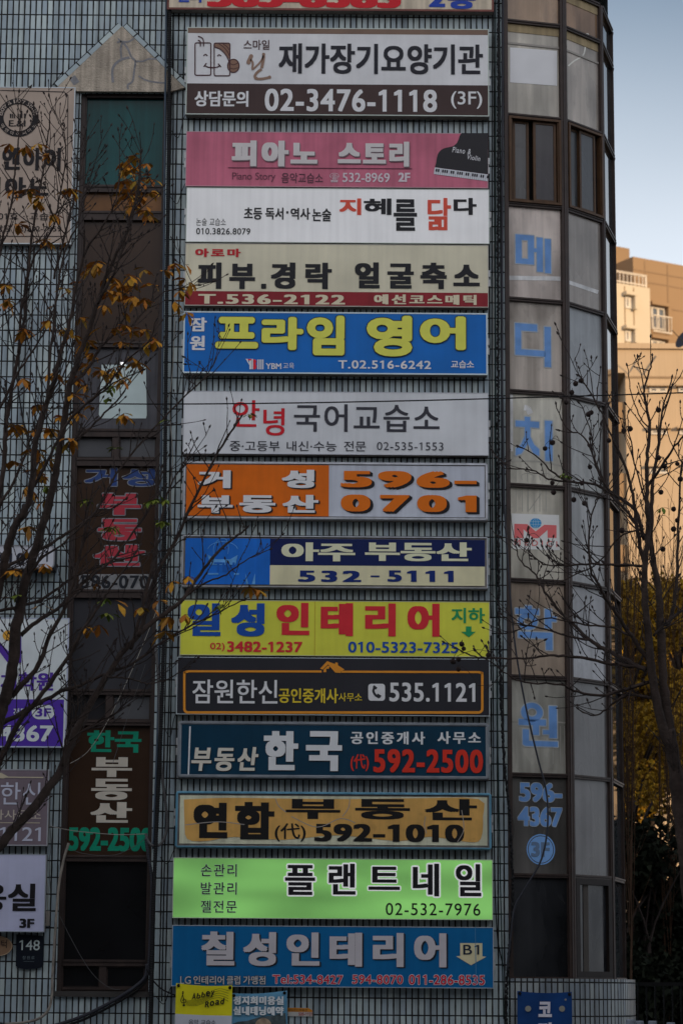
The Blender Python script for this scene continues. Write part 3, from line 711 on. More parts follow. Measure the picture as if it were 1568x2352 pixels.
for q in (S([(142, 135), (180, 148), (203, 180), (206, 250)]), S([(142, 180), (165, 190), (170, 215), (170, 252)]), S([(206, 358), (228, 342), (250, 358)]), S([(364, 362), (386, 346), (408, 362)]), S([(218, 468), (255, 488), (308, 494), (360, 488), (396, 470)]), [(208, 484), (240, 442)], [(372, 448), (406, 486)], S([(335, 258), (400, 285), (455, 340), (490, 400), (505, 470)])):
    ribbon(e, FS, q, 13, s.Y, .0034)
emblem(s, e, L((58, 34, 36)))
e = MB(); poly(e, FS, [(335, 222), (500, 222), (503, 400), (480, 365), (440, 310), (390, 270), (335, 250)], s.Y, .0026); poly(e, FS, circ(548, 474, 66, 76), s.Y, .0026); emblem(s, e, L((104, 80, 66)))
e = MB(); ribbon(e, FS, circ(548, 474, 66, 76), 12, s.Y, .0036, closed=True)
for q in (S([(515, 450), (550, 462), (602, 440)]), S([(515, 500), (550, 510), (600, 495)]), S([(385, 224), (440, 262), (485, 320), (500, 360)]), S([(430, 224), (470, 250), (500, 290)])): ribbon(e, FS, q, 9, s.Y, .0036)
emblem(s, e, L((58, 34, 36)))
e = MB()      # brushed syllable
for q, w in ((S([(750, 365), (735, 400), (720, 435)]), 46), (S([(745, 400), (770, 440), (765, 500)]), 24), (S([(770, 515), (820, 470), (870, 410), (895, 345)]), 20), (S([(895, 335), (892, 400), (872, 500)]), 34), (S([(872, 510), (820, 550), (795, 590), (810, 620), (880, 622), (965, 605)]), 30)): ribbon(e, FS, q, w, s.Y, .0042)
for j, (x, y, r_) in enumerate(((752, 362, 23), (722, 434, 24), (895, 340, 17), (963, 604, 19), (768, 508, 14), (812, 616, 17))): poly(e, FS, circ(x, y, r_, n=14), s.Y, .0044 + j * .00005)
emblem(s, e, L((112, 90, 76)), 'brush_lettering')

# 3 pink piano sign
s = sign('shop_sign', 'faded pink sign with a black grand piano drawn at its right end', 427, 304, 1120, 430, face_m((158, 84, 102), streak=.16, var=.22), 1.6, mat('pink_edge', (150, 120, 126), .5), dep=.15)
T(s, F2, '피아노', 320, 663, 722, 784, L((164, 160, 158)), b=(.07, .04), gap=.13, shade=(.03, -.04), shm=L((92, 78, 82)))
T(s, F2, '스토리', 818, 667, 1153, 784, L((164, 160, 158)), b=(.07, .04), gap=.13, shade=(.03, -.04), shm=L((92, 78, 82)))
T(s, F2, 'Piano Story', 322, 812, 525, 856, L((84, 46, 58)), gap=-.03); T(s, F2, '음악교습소', 553, 814, 748, 862, L((70, 44, 54)), b=(.005, .005))
T(s, F2, '532-8969', 840, 814, 1062, 858, L((168, 158, 162)), b=(.012, .01)); T(s, F2, '2F', 1102, 813, 1158, 856, L((168, 158, 162)), b=(.04, .025))
T(s, F2, '☎', 780, 815, 824, 858, L((168, 158, 162)))
e = MB(); ribbon(e, F2, [(303, 789), (1167, 794)], 4, s.Y); emblem(s, e, L((78, 36, 50)), 'rule_line')
e = MB(); poly(e, FP, [(208, 995)] + S([(232, 900), (270, 700), (330, 605), (420, 545), (560, 510), (650, 485), (730, 415), (770, 330), (800, 240), (845, 178)], 4) + [(1472, 178), (1472, 1162)], s.Y, .003); emblem(s, e, L((27, 26, 29), .35), 'piano_body')
e = MB(); poly(e, FP, [(203, 1000), (1472, 1168), (1472, 1332), (178, 1158)], s.Y, .0025); emblem(s, e, L((160, 162, 166)), 'piano_keys')
e = MB()
for k in range(26):
    t = k / 25; x, y = 200 + 1272 * t, 1022 + 166 * t
    if k: ribbon(e, FP, [(x, y), (x - 24 + 2 * t, y + 140)], 4, s.Y, .0034)
    if k % 7 in (0, 1, 3, 4, 5) and k < 25: poly(e, FP, [(x + 28, y + 8), (x + 66, y + 13), (x + 56, y + 82), (x + 18, y + 77)], s.Y, .0038)
emblem(s, e, L((34, 30, 36)), 'black_keys')
T(s, FP, 'Piano &', 625, 535, 1065, 668, L((160, 160, 162)), gap=.08, slant=.1, rot=R(-7), b=(.01, .01)); T(s, FP, 'Violin', 975, 712, 1290, 830, L((160, 160, 162)), gap=.06, slant=.1, rot=R(-9), b=(.01, .01))

# 4 white essay class sign
s = sign('shop_sign', 'white sign with black and orange-red lettering directly under the pink piano sign', 427.5, 433, 1123, 558, mat('lit_white_face', (188, 189, 191), .4, var=.08, scale=1.4, streak=.08, emit=.20), 1.6, mat('pale_edge', (150, 158, 150), .5), dep=.15)
blk = L((26, 26, 29)); ored = L((184, 66, 50))
T(s, F3, '초등', 377, 103, 463, 160, blk, b=(.03, .02)); T(s, F3, '독서', 478, 103, 563, 160, blk, b=(.03, .02)); T(s, F3, '·', 576, 120, 586, 132, blk, b=(.05, .05)); T(s, F3, '역사', 596, 105, 688, 160, blk, b=(.03, .02)); T(s, F3, '논술', 698, 108, 787, 168, blk, b=(.03, .02))
T(s, F3, '지', 825, 60, 928, 138, ored, b=(.035, .035)); T(s, F3, '혜', 940, 60, 1070, 138, blk, b=(.03, .03)); T(s, F3, '를', 1080, 64, 1190, 213, blk, b=(.035, .022)); T(s, F3, '닮', 1240, 58, 1350, 210, ored, b=(.03, .015)); T(s, F3, '다', 1362, 58, 1470, 138, blk, b=(.04, .04))
T(s, F3, '논술 교습소', 153, 153, 292, 188, blk, b=(0, 0)); T(s, F3, '010.3826.8079', 153, 200, 407, 230, blk, b=(.012, .01), gap=.04)

# 5 cream and red skin care sign
s = sign('shop_sign', 'cream sign with heavy black lettering over a dark red phone number strip', 425, 561, 1121, 704, face_m((176, 168, 146), streak=.08, var=.14), 1.6, mat('pale_edge2', (148, 146, 136), .5), dep=.16)
band(s, F3, 90, 500, 1540, 600, mat('dark_red_band', (112, 26, 33), .4, var=.15, streak=.12))
T(s, F3, '아로마', 148, 296, 362, 336, L((150, 32, 38)), b=(.05, .03), gap=.15)
T(s, F3, '피부', 160, 362, 430, 486, blk, b=(.055, .035), gap=.22); T(s, F3, '.', 458, 462, 482, 485, blk, b=(.1, .1)); T(s, F3, '경락', 503, 362, 790, 486, blk, b=(.055, .03), gap=.24); T(s, F3, '얼굴축소', 898, 362, 1485, 486, blk, b=(.055, .03), gap=.24)
cr_ = L((172, 162, 138)); T(s, F3, 'T.536-2122', 162, 512, 852, 558, cr_, b=(.05, .02), gap=.1); T(s, F3, '예선코스메틱', 988, 513, 1470, 560, cr_, b=(.05, .025), gap=.14)

# 6 blue and yellow English school sign
s = sign('shop_sign', 'bright blue sign with large rounded yellow lettering outlined in black', 421, 717, 1119, 859, face_m((2, 82, 148), streak=.04), 3.2, mat('white_edge', (160, 172, 190), .4), dep=.17)
yel = L((224, 204, 72)); wht = L((184, 186, 196))
for ch, q in (('프', (243, 618, 445, 768)), ('라', (460, 618, 657, 775)), ('임', (672, 612, 850, 800)), ('영', (953, 612, 1168, 805)), ('어', (1203, 615, 1420, 775))):
    T(s, F3, ch, *q, yel, b=(.052, .052), rounded=True, out=.022, outm=L((18, 26, 30)))
T(s, F3, '잠', 123, 620, 203, 686, wht, b=(.04, .03), rounded=True); T(s, F3, '원', 123, 706, 194, 774, wht, b=(.04, .03), rounded=True)
T(s, F3, 'T.02.516-6242', 820, 823, 1256, 862, wht, b=(.02, .015), gap=.05); T(s, F3, 'YBM', 480, 836, 553, 863, wht, b=(.02, .015)); T(s, F3, '교육', 562, 834, 613, 862, wht); T(s, F3, '교습소', 1350, 823, 1458, 859, wht, b=(.02, .015))
e = MB()
for q in ([(385, 815), (395, 815), (400, 835), (405, 815), (412, 815), (412, 864), (403, 864), (403, 845)], [(414, 815), (420, 815), (420, 864), (414, 864)]): poly(e, F3, q, s.Y)
emblem(s, e, wht)
e = MB()
for q in ([(396, 816), (414, 816), (414, 822), (396, 822)], [(421, 817), (432, 818), (436, 828), (432, 838), (437, 850), (432, 863), (421, 864)]): poly(e, F3, q, s.Y, .0046)
emblem(s, e, L((190, 30, 44)))
e = MB()
for k in range(4): x = 440 + k * 8; poly(e, F3, [(x, 818), (x + 5, 818), (x + 5, 864), (x, 864)], s.Y)
emblem(s, e, wht)

# 7 white Korean language class sign
s = sign('shop_sign', 'white sign with brush style red and grey lettering, crossed by the overhead wire', 421, 900, 1121, 1044, face_m((170, 172, 180), streak=.06), 1.8, mat('pale_edge3', (150, 152, 156), .5), dep=.15)
dg_ = L((44, 44, 50)); rd = L((160, 22, 32))
T(s, F4, '안', 323, 110, 450, 235, rd, b=(.01, .01)); T(s, F4, '녕', 468, 148, 568, 277, rd, b=(.015, .01)); T(s, F4, '국어교습소', 612, 130, 1296, 260, dg_, b=(.014, .01), gap=.05)
T(s, F4, '중·고등부', 310, 303, 545, 350, dg_, b=(.006, .004)); T(s, F4, '내신·수능', 578, 303, 812, 350, dg_, b=(.006, .004)); T(s, F4, '전문', 847, 303, 950, 350, dg_, b=(.006, .004)); T(s, F4, '02-535-1553', 1002, 308, 1314, 346, dg_, gap=.04)

# 8 orange and white estate agent sign
s = sign('shop_sign', 'half orange half white sign in a silver frame with shadowed block lettering', 420, 1061, 1120, 1194, face_m((156, 160, 168), streak=.15), 8, silver_rim, dep=.17, rounded=7)
band(s, F4, 95, 408, 776, 664, mat('orange_band', (196, 82, 6), .4, var=.12, streak=.06))
ow = L((186, 186, 190)); bs = L((20, 18, 20))
for ch, q in (('거', (160, 440, 315, 524)), ('성', (555, 438, 708, 524)), ('부', (160, 558, 325, 642)), ('동', (355, 558, 525, 640)), ('산', (558, 556, 727, 640))): T(s, F4, ch, *q, ow, b=(.06, .035), shade=(.09, -.06), shm=bs)
og = L((202, 86, 10))
T(s, F4, '596-', 832, 444, 1470, 522, og, b=(.06, .03), gap=.12, shade=(.17, -.12), shm=bs); T(s, F4, '0701', 832, 556, 1470, 636, og, b=(.06, .03), gap=.22, shade=(.17, -.12), shm=bs)

# 9 blue, navy and cream estate agent sign
s = sign('shop_sign', 'sign in a silver frame split into blue, navy and cream fields', 418, 1231, 1120, 1351, face_m((18, 84, 160), streak=.12, var=.2), 7.5, silver_rim, dep=.17, rounded=4)
band(s, F4, 500, 750, 1510, 890, mat('navy_band', (3, 20, 62), .35)); band(s, F4, 499, 890, 1510, 984, mat('cream_band', (178, 168, 136), .45, streak=.05), lift=.0018)
cr2 = L((184, 176, 146)); T(s, F4, '아주', 553, 780, 900, 868, cr2, b=(.05, .025), gap=.0); T(s, F4, '부동산', 946, 778, 1447, 868, cr2, b=(.05, .025), gap=.02)
T(s, F4, '532', 632, 912, 928, 966, L((8, 30, 84)), b=(.05, .025), gap=.14); T(s, F4, '-', 972, 935, 1014, 943, L((8, 30, 84)), b=(.02, .02)); T(s, F4, '5111', 1052, 912, 1362, 966, L((8, 30, 84)), b=(.05, .025), gap=.14)
e = MB(); faded = mat('faded_print', (74, 126, 184), .45, var=.3, scale=9)
F9 = Fr(660 / 1.5944, 1940 / 1.5944, 6.944)
ribbon(e, F9, circ(680, 330, 240, 140, a0=10, a1=170), 10, s.Y); ribbon(e, F9, circ(680, 330, 150, 190, a0=60, a1=200), 8, s.Y, .0043); ribbon(e, F9, circ(680, 300, 90, 170, a0=-30, a1=60), 8, s.Y, .0043)
poly(e, F9, [(435, 390), (560, 470), (800, 470), (920, 400), (880, 560), (480, 560)], s.Y, .003)
for q in ([(440, 690), (610, 690), (610, 715), (440, 715)], [(1040, 690), (1085, 860), (1050, 870)], [(1195, 690), (1195, 870), (1140, 870)], [(860, 690), (940, 690), (940, 720), (860, 720)]): poly(e, F9, q, s.Y, .0035)
emblem(s, e, faded, 'faded_emblem'); T(s, F9, 'TIN', 540, 520, 870, 670, L((16, 74, 146)), b=(.04, .02), lift=.0048)

# 10 yellow interior shop sign
s = sign('shop_sign', 'bright yellow sign with blue and red lettering and a small green down arrow', 414, 1380, 1124, 1507, face_m((204, 180, 58), streak=.05), 1.5, mat('yellow_edge', (150, 150, 120), .5), dep=.15)
bl = L((16, 60, 128)); re_ = L((166, 34, 42)); gn = L((26, 116, 70))
T(s, F5, '일', 112, 76, 268, 230, bl, b=(.06, .025)); T(s, F5, '성', 317, 76, 474, 232, bl, b=(.06, .035)); T(s, F5, '인테리어', 530, 76, 1296, 231, re_, b=(.055, .03), gap=.22)
T(s, F5, '지하', 1352, 98, 1509, 170, gn, b=(.025, .02)); T(s, F5, '02)', 218, 262, 287, 302, re_, b=(.01, .01)); T(s, F5, '3482-1237', 298, 256, 652, 306, re_, b=(.03, .02), gap=.02); T(s, F5, '010-5323-7325', 867, 258, 1384, 310, bl, b=(.02, .015), gap=.02)
e = MB(); poly(e, F5, [(1420, 185), (1446, 185), (1446, 210), (1466, 210), (1434, 236), (1398, 210), (1420, 210)], s.Y); emblem(s, e, gn, 'arrow')
e = MB(); ribbon(e, F5, [(711, 68), (709, 324)], 3, s.Y, .0025); emblem(s, e, mat('yellow_seam', (150, 132, 40), .6), 'panel_joint')

# 11 charcoal estate agent sign
s = sign('shop_sign', 'charcoal sign with a gold outline, a little gold house and white lettering', 406, 1511, 1124, 1643, face_m((34, 34, 38), streak=.05), 1.6, mat('white_edge2', (140, 148, 150), .4), dep=.16)
e = MB(); gd = L((176, 112, 34)); ribbon(e, F5, rrect(97, 396, 1497, 590, 18)[12:] + rrect(97, 396, 1497, 590, 18)[:1] , 12, s.Y); 
ribbon(e, F5, [(115, 396), (742, 397)], 10, s.Y, .0042); ribbon(e, F5, [(835, 398), (1480, 400)], 10, s.Y, .0042)
ribbon(e, F5, S([(1478, 400), (1492, 404), (1497, 418), (1497, 572)]), 11, s.Y, .0044); ribbon(e, F5, S([(116, 397), (101, 401), (97, 416), (97, 575)]), 11, s.Y, .0044)
poly(e, F5, [(735, 384), (768, 348), (805, 362), (808, 354), (818, 356), (819, 368), (850, 388), (834, 396), (832, 404), (806, 402), (772, 364), (748, 388)], s.Y, .0046); poly(e, F5, [(752, 388), (770, 370), (780, 372), (776, 384), (764, 384), (764, 400), (750, 400)], s.Y, .0048)
emblem(s, e, gd, 'gold_outline')
w2 = L((178, 182, 194)); T(s, F5, '잠원한신', 135, 436, 535, 548, w2, b=(.012, .01), gap=-.0); T(s, F5, '공인중개사', 540, 476, 820, 546, L((176, 152, 40)), b=(.025, .015)); T(s, F5, '사무소', 822, 498, 932, 538, L((176, 152, 40)), b=(.012, .008)); T(s, F5, '535.1121', 1060, 450, 1464, 540, w2, b=(.022, .015), gap=.03)
e = MB(); poly(e, F5, rrect(961, 455, 1040, 535, 14), s.Y); emblem(s, e, w2, 'phone_badge'); e = MB(); ribbon(e, F5, S([(992, 470), (985, 488), (995, 508), (1014, 520)]), 11, s.Y, .006); ribbon(e, F5, [(985, 466), (1000, 478)], 12, s.Y, .0062); ribbon(e, F5, [(1002, 506), (1020, 516)], 12, s.Y, .0064); emblem(s, e, L((34, 34, 38)), 'handset')

# 12 teal sign, rounded silver frame
s = sign('shop_sign', 'dark teal sign in a rounded silver frame with white lettering and a red phone number', 408, 1658, 1123, 1789, face_m((4, 42, 60), streak=.10, var=.2), 8.5, mat('grey_silver_frame', (104, 108, 112), .4, metal=.3, var=.25, scale=6), dep=.18, rounded=9)
sh = L((10, 16, 22)); w3 = L((172, 174, 180)); T(s, F5, '부동산', 130, 752, 445, 866, L((168, 164, 152)), b=(.035, .025), gap=.1, slant=.12, shade=(.03, -.03), shm=sh)
for ch, q in (('한', (470, 678, 632, 862)), ('국', (668, 678, 838, 866))): T(s, F5, ch, *q, w3, b=(.06, .03), shade=(.02, -.02), shm=sh)
T(s, F5, '공인중개사', 878, 680, 1228, 740, w3, b=(.035, .02), gap=.16); T(s, F5, '사무소', 1286, 680, 1490, 738, w3, b=(.035, .02), gap=.16)
r3 = L((168, 40, 26)); T(s, F5, '(代)', 878, 786, 964, 866, r3, b=(.02, .012)); T(s, F5, '592-2500', 985, 764, 1500, 874, r3, b=(.035, .025), gap=.06, shade=(.02, -.02), shm=sh)
e = MB(); ribbon(e, F5, [(124, 655), (116, 882)], 7, s.Y); emblem(s, e, w3, 'white_line')

# 13 cream sign with pale blue frame
s = sign('shop_sign', 'peeling tan sign in a pale blue frame with heavy black lettering', 403, 1819, 1128, 1950, face_m((190, 174, 150), streak=.22, var=.25, spots=.12), 10, mat('pale_blue_frame', (78, 118, 136), .5, var=.25, scale=6, streak=.2), dep=.18, rounded=6)
tanm = mat('peeling_tan_paint', (178, 134, 72), .55, var=.22, scale=2.2, streak=.12, spots=.12)
e = MB(); poly(e, F6, S([(95, 100), (300, 92), (600, 96), (900, 98), (1200, 94), (1480, 98), (1500, 180), (1490, 285), (1430, 300), (1250, 275), (1100, 296), (820, 268), (560, 290), (330, 276), (200, 296), (110, 285), (98, 200), (95, 100)], 3), s.Y, .002); emblem(s, e, tanm, 'paint_field')
bk = L((18, 17, 17)); T(s, F6, '연', 140, 115, 300, 282, bk, b=(.06, .05)); T(s, F6, '합', 335, 112, 520, 288, bk, b=(.055, .035))
for ch, q in (('부', (573, 98, 830, 192)), ('동', (900, 98, 1157, 194)), ('산', (1225, 98, 1472, 198))): T(s, F6, ch, *q, bk, b=(.05, .03))
T(s, F6, '(代)', 522, 212, 668, 298, bk, b=(.012, .01)); T(s, F6, '592-1010', 708, 216, 1412, 300, bk, b=(.05, .025), gap=.05)
e = MB()
for q in (S([(525, 95), (540, 130), (575, 160)]), S([(875, 95), (868, 140), (840, 180)]), S([(100, 220), (250, 205), (380, 218)]), S([(1400, 150), (1410, 240), (1380, 300)]), S([(1230, 180), (1225, 220), (1235, 260)]), S([(600, 180), (720, 230), (830, 190), (900, 210)])): ribbon(e, F6, q, 3.5, s.Y, .0052)
emblem(s, e, mat('paint_crack', (128, 122, 116), .8), 'paint_crack')

# 14 green backlit sign
gm = mat('lit_green_face', (112, 168, 90), .4, var=.06, scale=1.2, streak=.0, emit=.30, k=.62)
g_n, g_l = gm.node_tree.nodes, gm.node_tree.links; gp = g_n['Principled BSDF']
s = sign('shop_sign', 'lit lime green sign with white outlined black lettering', 397, 1972, 1131, 2111, gm, 1.6, mat('green_edge', (150, 160, 140), .5), dep=.17, brackets=False)
tc = g_n.new('ShaderNodeTexCoord'); mp_ = g_n.new('ShaderNodeMapping'); mp_.inputs['Scale'].default_value = (.55, 1, 2.2); mp_.inputs['Location'].default_value = (1.0, 0, 4.3); ns = g_n.new('ShaderNodeTexNoise'); ns.inputs['Scale'].default_value = 1.0; ns.inputs['Detail'].default_value = 1
mr_ = g_n.new('ShaderNodeMapRange'); mr_.inputs[1].default_value = .35; mr_.inputs[2].default_value = .68; mr_.inputs[3].default_value = .18; mr_.inputs[4].default_value = .68
g_l.new(tc.outputs['Object'], mp_.inputs[0]); g_l.new(mp_.outputs[0], ns.inputs['Vector']); g_l.new(ns.outputs[0], mr_.inputs[0]); g_l.new(mr_.outputs[0], gp.inputs['Emission Strength'])
bd = L((22, 20, 24)); wl = mat('lit_white_outline', (214, 214, 220), .5, emit=.36, var=0)
for ch, q in (('플', (570, 408, 712, 550)), ('랜', (775, 402, 902, 548)), ('트', (962, 416, 1110, 526)), ('네', (1170, 402, 1294, 556)), ('일', (1372, 404, 1492, 556))): T(s, F6, ch, *q, bd, b=(.035, .02), out=.05, outm=wl)
for i, ln in enumerate(('손관리', '발관리', '젤전문')): T(s, F6, ln, 175, 404 + 86 * i, 343, 462 + 85 * i, bd, gap=.08, out=.03, outm=L((150, 200, 150)))
T(s, F6, '02-532-7976', 1043, 588, 1488, 646, bd, gap=.06, b=(.004, .004))

# 15 big blue interior shop sign at the bottom
s = sign('shop_sign', 'large dull blue sign with grey block lettering, lowest of the central column', 394.5, 2127, 1133, 2268, face_m((0, 78, 122), streak=.08, var=.12), 1.8, mat('grey_edge', (120, 128, 134), .5), dep=.17)
gl_ = L((152, 148, 150)); T(s, F6, '칠성인테리어', 176, 725, 1328, 886, gl_, b=(.05, .028), gap=.17, shade=(.05, -.03), shm=L((22, 28, 36)))
T(s, F6, 'LG', 78, 932, 128, 968, L((150, 150, 150)), b=(.005, .005), out=.05, outm=L((16, 24, 34))); T(s, F6, '인테리어', 140, 930, 284, 970, L((150, 150, 150)), b=(.02, .01), out=.05, outm=L((16, 24, 34))); T(s, F6, '클럽', 296, 930, 360, 970, L((150, 150, 150)), b=(.02, .01), out=.05, outm=L((16, 24, 34))); T(s, F6, '가맹점', 374, 930, 478, 970, L((150, 150, 150)), b=(.02, .01), out=.05, outm=L((16, 24, 34)))
rt = L((156, 24, 44)); wo_ = L((170, 172, 178))
for tx, q in (('Tel:534-8427', (512, 926, 842, 968)), ('594-8070', (886, 926, 1124, 968)), ('011-286-8535', (1152, 926, 1508, 972))): T(s, F6, tx, *q, rt, b=(.015, .012), gap=.03, out=.05, outm=wo_)
e = MB(); poly(e, F6, [(1393, 776), (1497, 776), (1497, 838), (1516, 840), (1444, 880), (1374, 838), (1393, 836)], s.Y); emblem(s, e, L((168, 160, 128)), 'arrow'); T(s, F6, 'B1', 1407, 784, 1482, 830, L((20, 30, 44)), b=(.01, .005), lift=.008, gap=.06)
e = MB(); ribbon(e, F6, [(1464, 700), (1468, 975)], 3, s.Y, .009); emblem(s, e, mat('film_seam', (60, 108, 140), .6), 'panel_joint')

FEEDS = [(425, 262, 394, 300), (422, 425, 392, 452), (420, 850, 390, 900), (416, 1190, 388, 1222), (414, 1345, 386, 1372), (403, 1640, 380, 1676), (401, 1945, 368, 1968), (393, 2262, 360, 2290)]
# ------------------------------------------------------------------ signs on the left wall
GL = 'signs on the left end of the tiled front'
s = sign('studio_sign', 'tall beige sign with a round black piano studio emblem', -190, 199, 169, 560, face_m((136, 122, 110), streak=.05), 2.5, mat('pale_edge4', (150, 156, 158), .4), dep=.12, group=GL, brackets=False)
b1 = L((20, 18, 20)); e = MB(); q = rrect(-600, 808, 608, 2128, 26); ribbon(e, L1, [(-400, 800), (585, 824)], 6, s.Y); ribbon(e, L1, S([(585, 824), (590, 845), (612, 850)]), 6, s.Y); ribbon(e, L1, [(612, 850), (603, 2080)], 6, s.Y); ribbon(e, L1, [(603, 2120), (-400, 2118)], 6, s.Y); emblem(s, e, b1, 'border_line')
e = MB(); cx, cy = 165, 1055
for p_ in ring(0, 0, 185, 172, 130, 122, 40): poly(e, L1, [(cx + x, cy + y) for x, y in p_], s.Y)
for x0, y0, x1, y1 in ((92, 1020, 106, 1060), (112, 1020, 122, 1060), (128, 1020, 138, 1060), (160, 1020, 172, 1060), (178, 1020, 184, 1060), (190, 995, 204, 1040), (190, 1040, 204, 1060), (218, 1018, 234, 1060)): poly(e, L1, [(x0, y0), (x1, y0), (x1, y1), (x0, y1)], s.Y)
emblem(s, e, b1)
T(s, L1, 'E.&I', 82, 1080, 232, 1135, b1, b=(.02, .01))
lt = L((140, 128, 118))
def ring_text(st, a0, a1, rr, h, m, flip=False):
    n = len(st)
    for i, ch in enumerate(st):
        if ch == ' ': continue
        a = R(a0 + (a1 - a0) * (i + .5) / n); x, y = cx + rr * 1.03 * math.cos(a), cy - rr * .96 * math.sin(a)
        wv = h * .5 * max(.35, min(1.1, (max(p[0] for p in glyph(ch)[0]) - min(p[0] for p in glyph(ch)[0])) * 1.6))
        T(s, L1, ch, x - wv, y - h / 2, x + wv, y + h / 2, m, rot=(a - R(90)) if not flip else (a - R(270)), lift=.0065)
ring_text('Ebony & Ivory Studio', 172, 8, 154, 34, lt); ring_text('에엔아이피아노', 200, 340, 154, 32, lt, True)
T(s, L1, '이엔아이', -160, 1325, 548, 1528, b1, b=(.045, .03), gap=.1); T(s, L1, '피아노', -165, 1590, 440, 1775, b1, b=(.045, .03), gap=.1)
T(s, L1, '201호 · 교습소', -60, 1905, 528, 1975, b1, b=(.004, .004)); T(s, L1, '상담 02)532-7959', -40, 2020, 552, 2090, b1, b=(.008, .006))

s = sign('light_box_sign', 'small rounded white light box sign with black digits, half hidden by branches', -150, 1251, 126, 1306, face_m((158, 160, 166), streak=.1), 3, mat('grey_edge2', (120, 122, 124), .4), dep=.34, cab=mat('dark_cabinet', (24, 26, 32), .5), rounded=12, group=GL, brackets=False)
T(s, L4, '정410', -160, 470, 200, 596, L((24, 26, 36)), b=(.04, .02), gap=.12); T(s, L4, '1', 362, 470, 384, 560, L((24, 26, 36)), b=(.03, .02))
s = sign('academy_sign', 'white and violet sign with an orange dot and violet lettering', -260, 1418, 156, 1716, face_m((168, 174, 202), streak=.05), 3, mat('pale_edge5', (140, 146, 160), .4), dep=.16, group=GL, brackets=False)
vi = mat('violet_band', (64, 40, 128), .4, var=.08); band(s, L4, -600, 1655, 507, 2100, vi); vl = L((64, 38, 122)); wv_ = L((168, 174, 202))
e = MB(); poly(e, L4, circ(65, 1148, 41, n=24), s.Y); emblem(s, e, L((196, 128, 48)), 'orange_dot')
e = MB(); poly(e, L4, [(-60, 1200), (0, 1200), (150, 1360), (60, 1360)], s.Y); poly(e, L4, [(130, 1170), (172, 1150), (172, 1366), (130, 1366)], s.Y, .0045); emblem(s, e, vl)
T(s, L4, '메디치학원', -280, 1440, 428, 1588, vl, b=(.04, .02)); T(s, L4, '전문', 110, 1728, 212, 1795, wv_, b=(.02, .01))
e = MB(); poly(e, L4, rrect(255, 1702, 437, 1816, 56), s.Y); emblem(s, e, wv_, 'floor_badge'); T(s, L4, '3F', 285, 1728, 410, 1796, vl, b=(.03, .02), lift=.007)
T(s, L4, '596-4367', -390, 1862, 428, 1992, wv_, b=(.03, .02))
s = sign('office_sign', 'mauve grey sign with faded pale lettering and a thin silver edge', -240, 1766, 112, 1942, face_m((94, 84, 90), streak=.08), 2.5, mat('silver_edge', (130, 132, 136), .4, metal=.3), dep=.15, group=GL, brackets=False)
pl = L((148, 150, 162)); T(s, L5, '잠원한신', -340, 250, 328, 428, pl, b=(.006, .004)); T(s, L5, '공인중개사사무소', -460, 468, 330, 548, L((148, 140, 128)), b=(.004, .004)); T(s, L5, '535.1121', -330, 606, 328, 718, pl, b=(.008, .006))
e = MB(); ribbon(e, L5, [(-300, 206), (348, 212)], 9, s.Y); ribbon(e, L5, [(-300, 570), (320, 574)], 6, s.Y); poly(e, L5, [(-60, 212), (10, 172), (70, 206), (30, 220)], s.Y, .0045); emblem(s, e, L((148, 140, 120)), 'rule_line')
s = sign('salon_sign', 'white hair salon sign with thick black lettering reading 3F', -250, 1961, 105, 2140, face_m((150, 152, 172), streak=.04), 2, mat('pale_edge6', (120, 126, 134), .4), dep=.17, group=GL, brackets=False)
T(s, L5, '미용실', -420, 1056, 290, 1278, b1, b=(.035, .02)); T(s, L5, '3F', 157, 1338, 276, 1412, b1, b=(.05, .03))
# small plates
def plate(name, label, cat, pts, y0, m, fr=P, group=None):
    q = [at(*fr(x, y), y0) for x, y in pts]; cx = sum(p.x for p in q) / len(q); zz = min(p.z for p in q)
    o = thing(name, (cx, 0, zz), label, cat, group); b_ = MB(); b_.face([(p.x, y0, p.z) for p in q])
    for a, c in zip(q, q[1:] + q[:1]): b_.face([(a.x, y0, a.z), (c.x, y0, c.z), (c.x, y0 + .02, c.z), (a.x, y0 + .02, a.z)])
    s_ = Sign(); s_.o = o; s_.f = b_.build('plate', m, o); s_.Y = y0; return s_
s = plate('oval_sign', 'small oval tan plaque at the left edge of the photo', 'sign', circ(-10, 1556, 112, 80, n=32), -.05, mat('tan_plaque', (108, 86, 66), .5, var=.15), L5)
T(s, L5, '부덕턱', -120, 1508, 58, 1572, L((40, 30, 26)), b=(.01, .01)); e = MB(); ribbon(e, L5, circ(-10, 1556, 108, 76, n=32), 5, s.Y, closed=True); emblem(s, e, L((140, 122, 100)), 'rim_line')
s = plate('house_number_plate', 'dark navy street number plate reading 148', 'number plate', [(132, 1462), (352, 1475)] + S([(346, 1700), (338, 1722), (300, 1735), (230, 1741), (160, 1734), (128, 1716)], 4), -.04, mat('navy_plate', (14, 18, 26), .4, var=.1), L5)
T(s, L5, '148', 158, 1508, 320, 1590, L((150, 160, 158)), b=(.004, .004)); T(s, L5, '잠원로', 182, 1635, 278, 1662, L((84, 96, 100)), gap=.2); e = MB(); ribbon(e, L5, [(190, 1678), (275, 1680)], 3, s.Y); emblem(s, e, L((70, 80, 84)), 'fine_print')
o = thing('switch_box', (at(*L5(365, 1340)).x, 0, at(*L5(365, 1395)).z), 'small cream switch box beside the white hair salon sign', 'electrical box')
b_ = MB(); a, c = at(*L5(340, 1275), -.06), at(*L5(395, 1395), -.06); b_.box(a.x, c.x, -.06, 0, c.z, a.z); b_.build('box_body', mat('cream_plastic', (104, 100, 94), .5, var=.15), o)
b_ = MB()
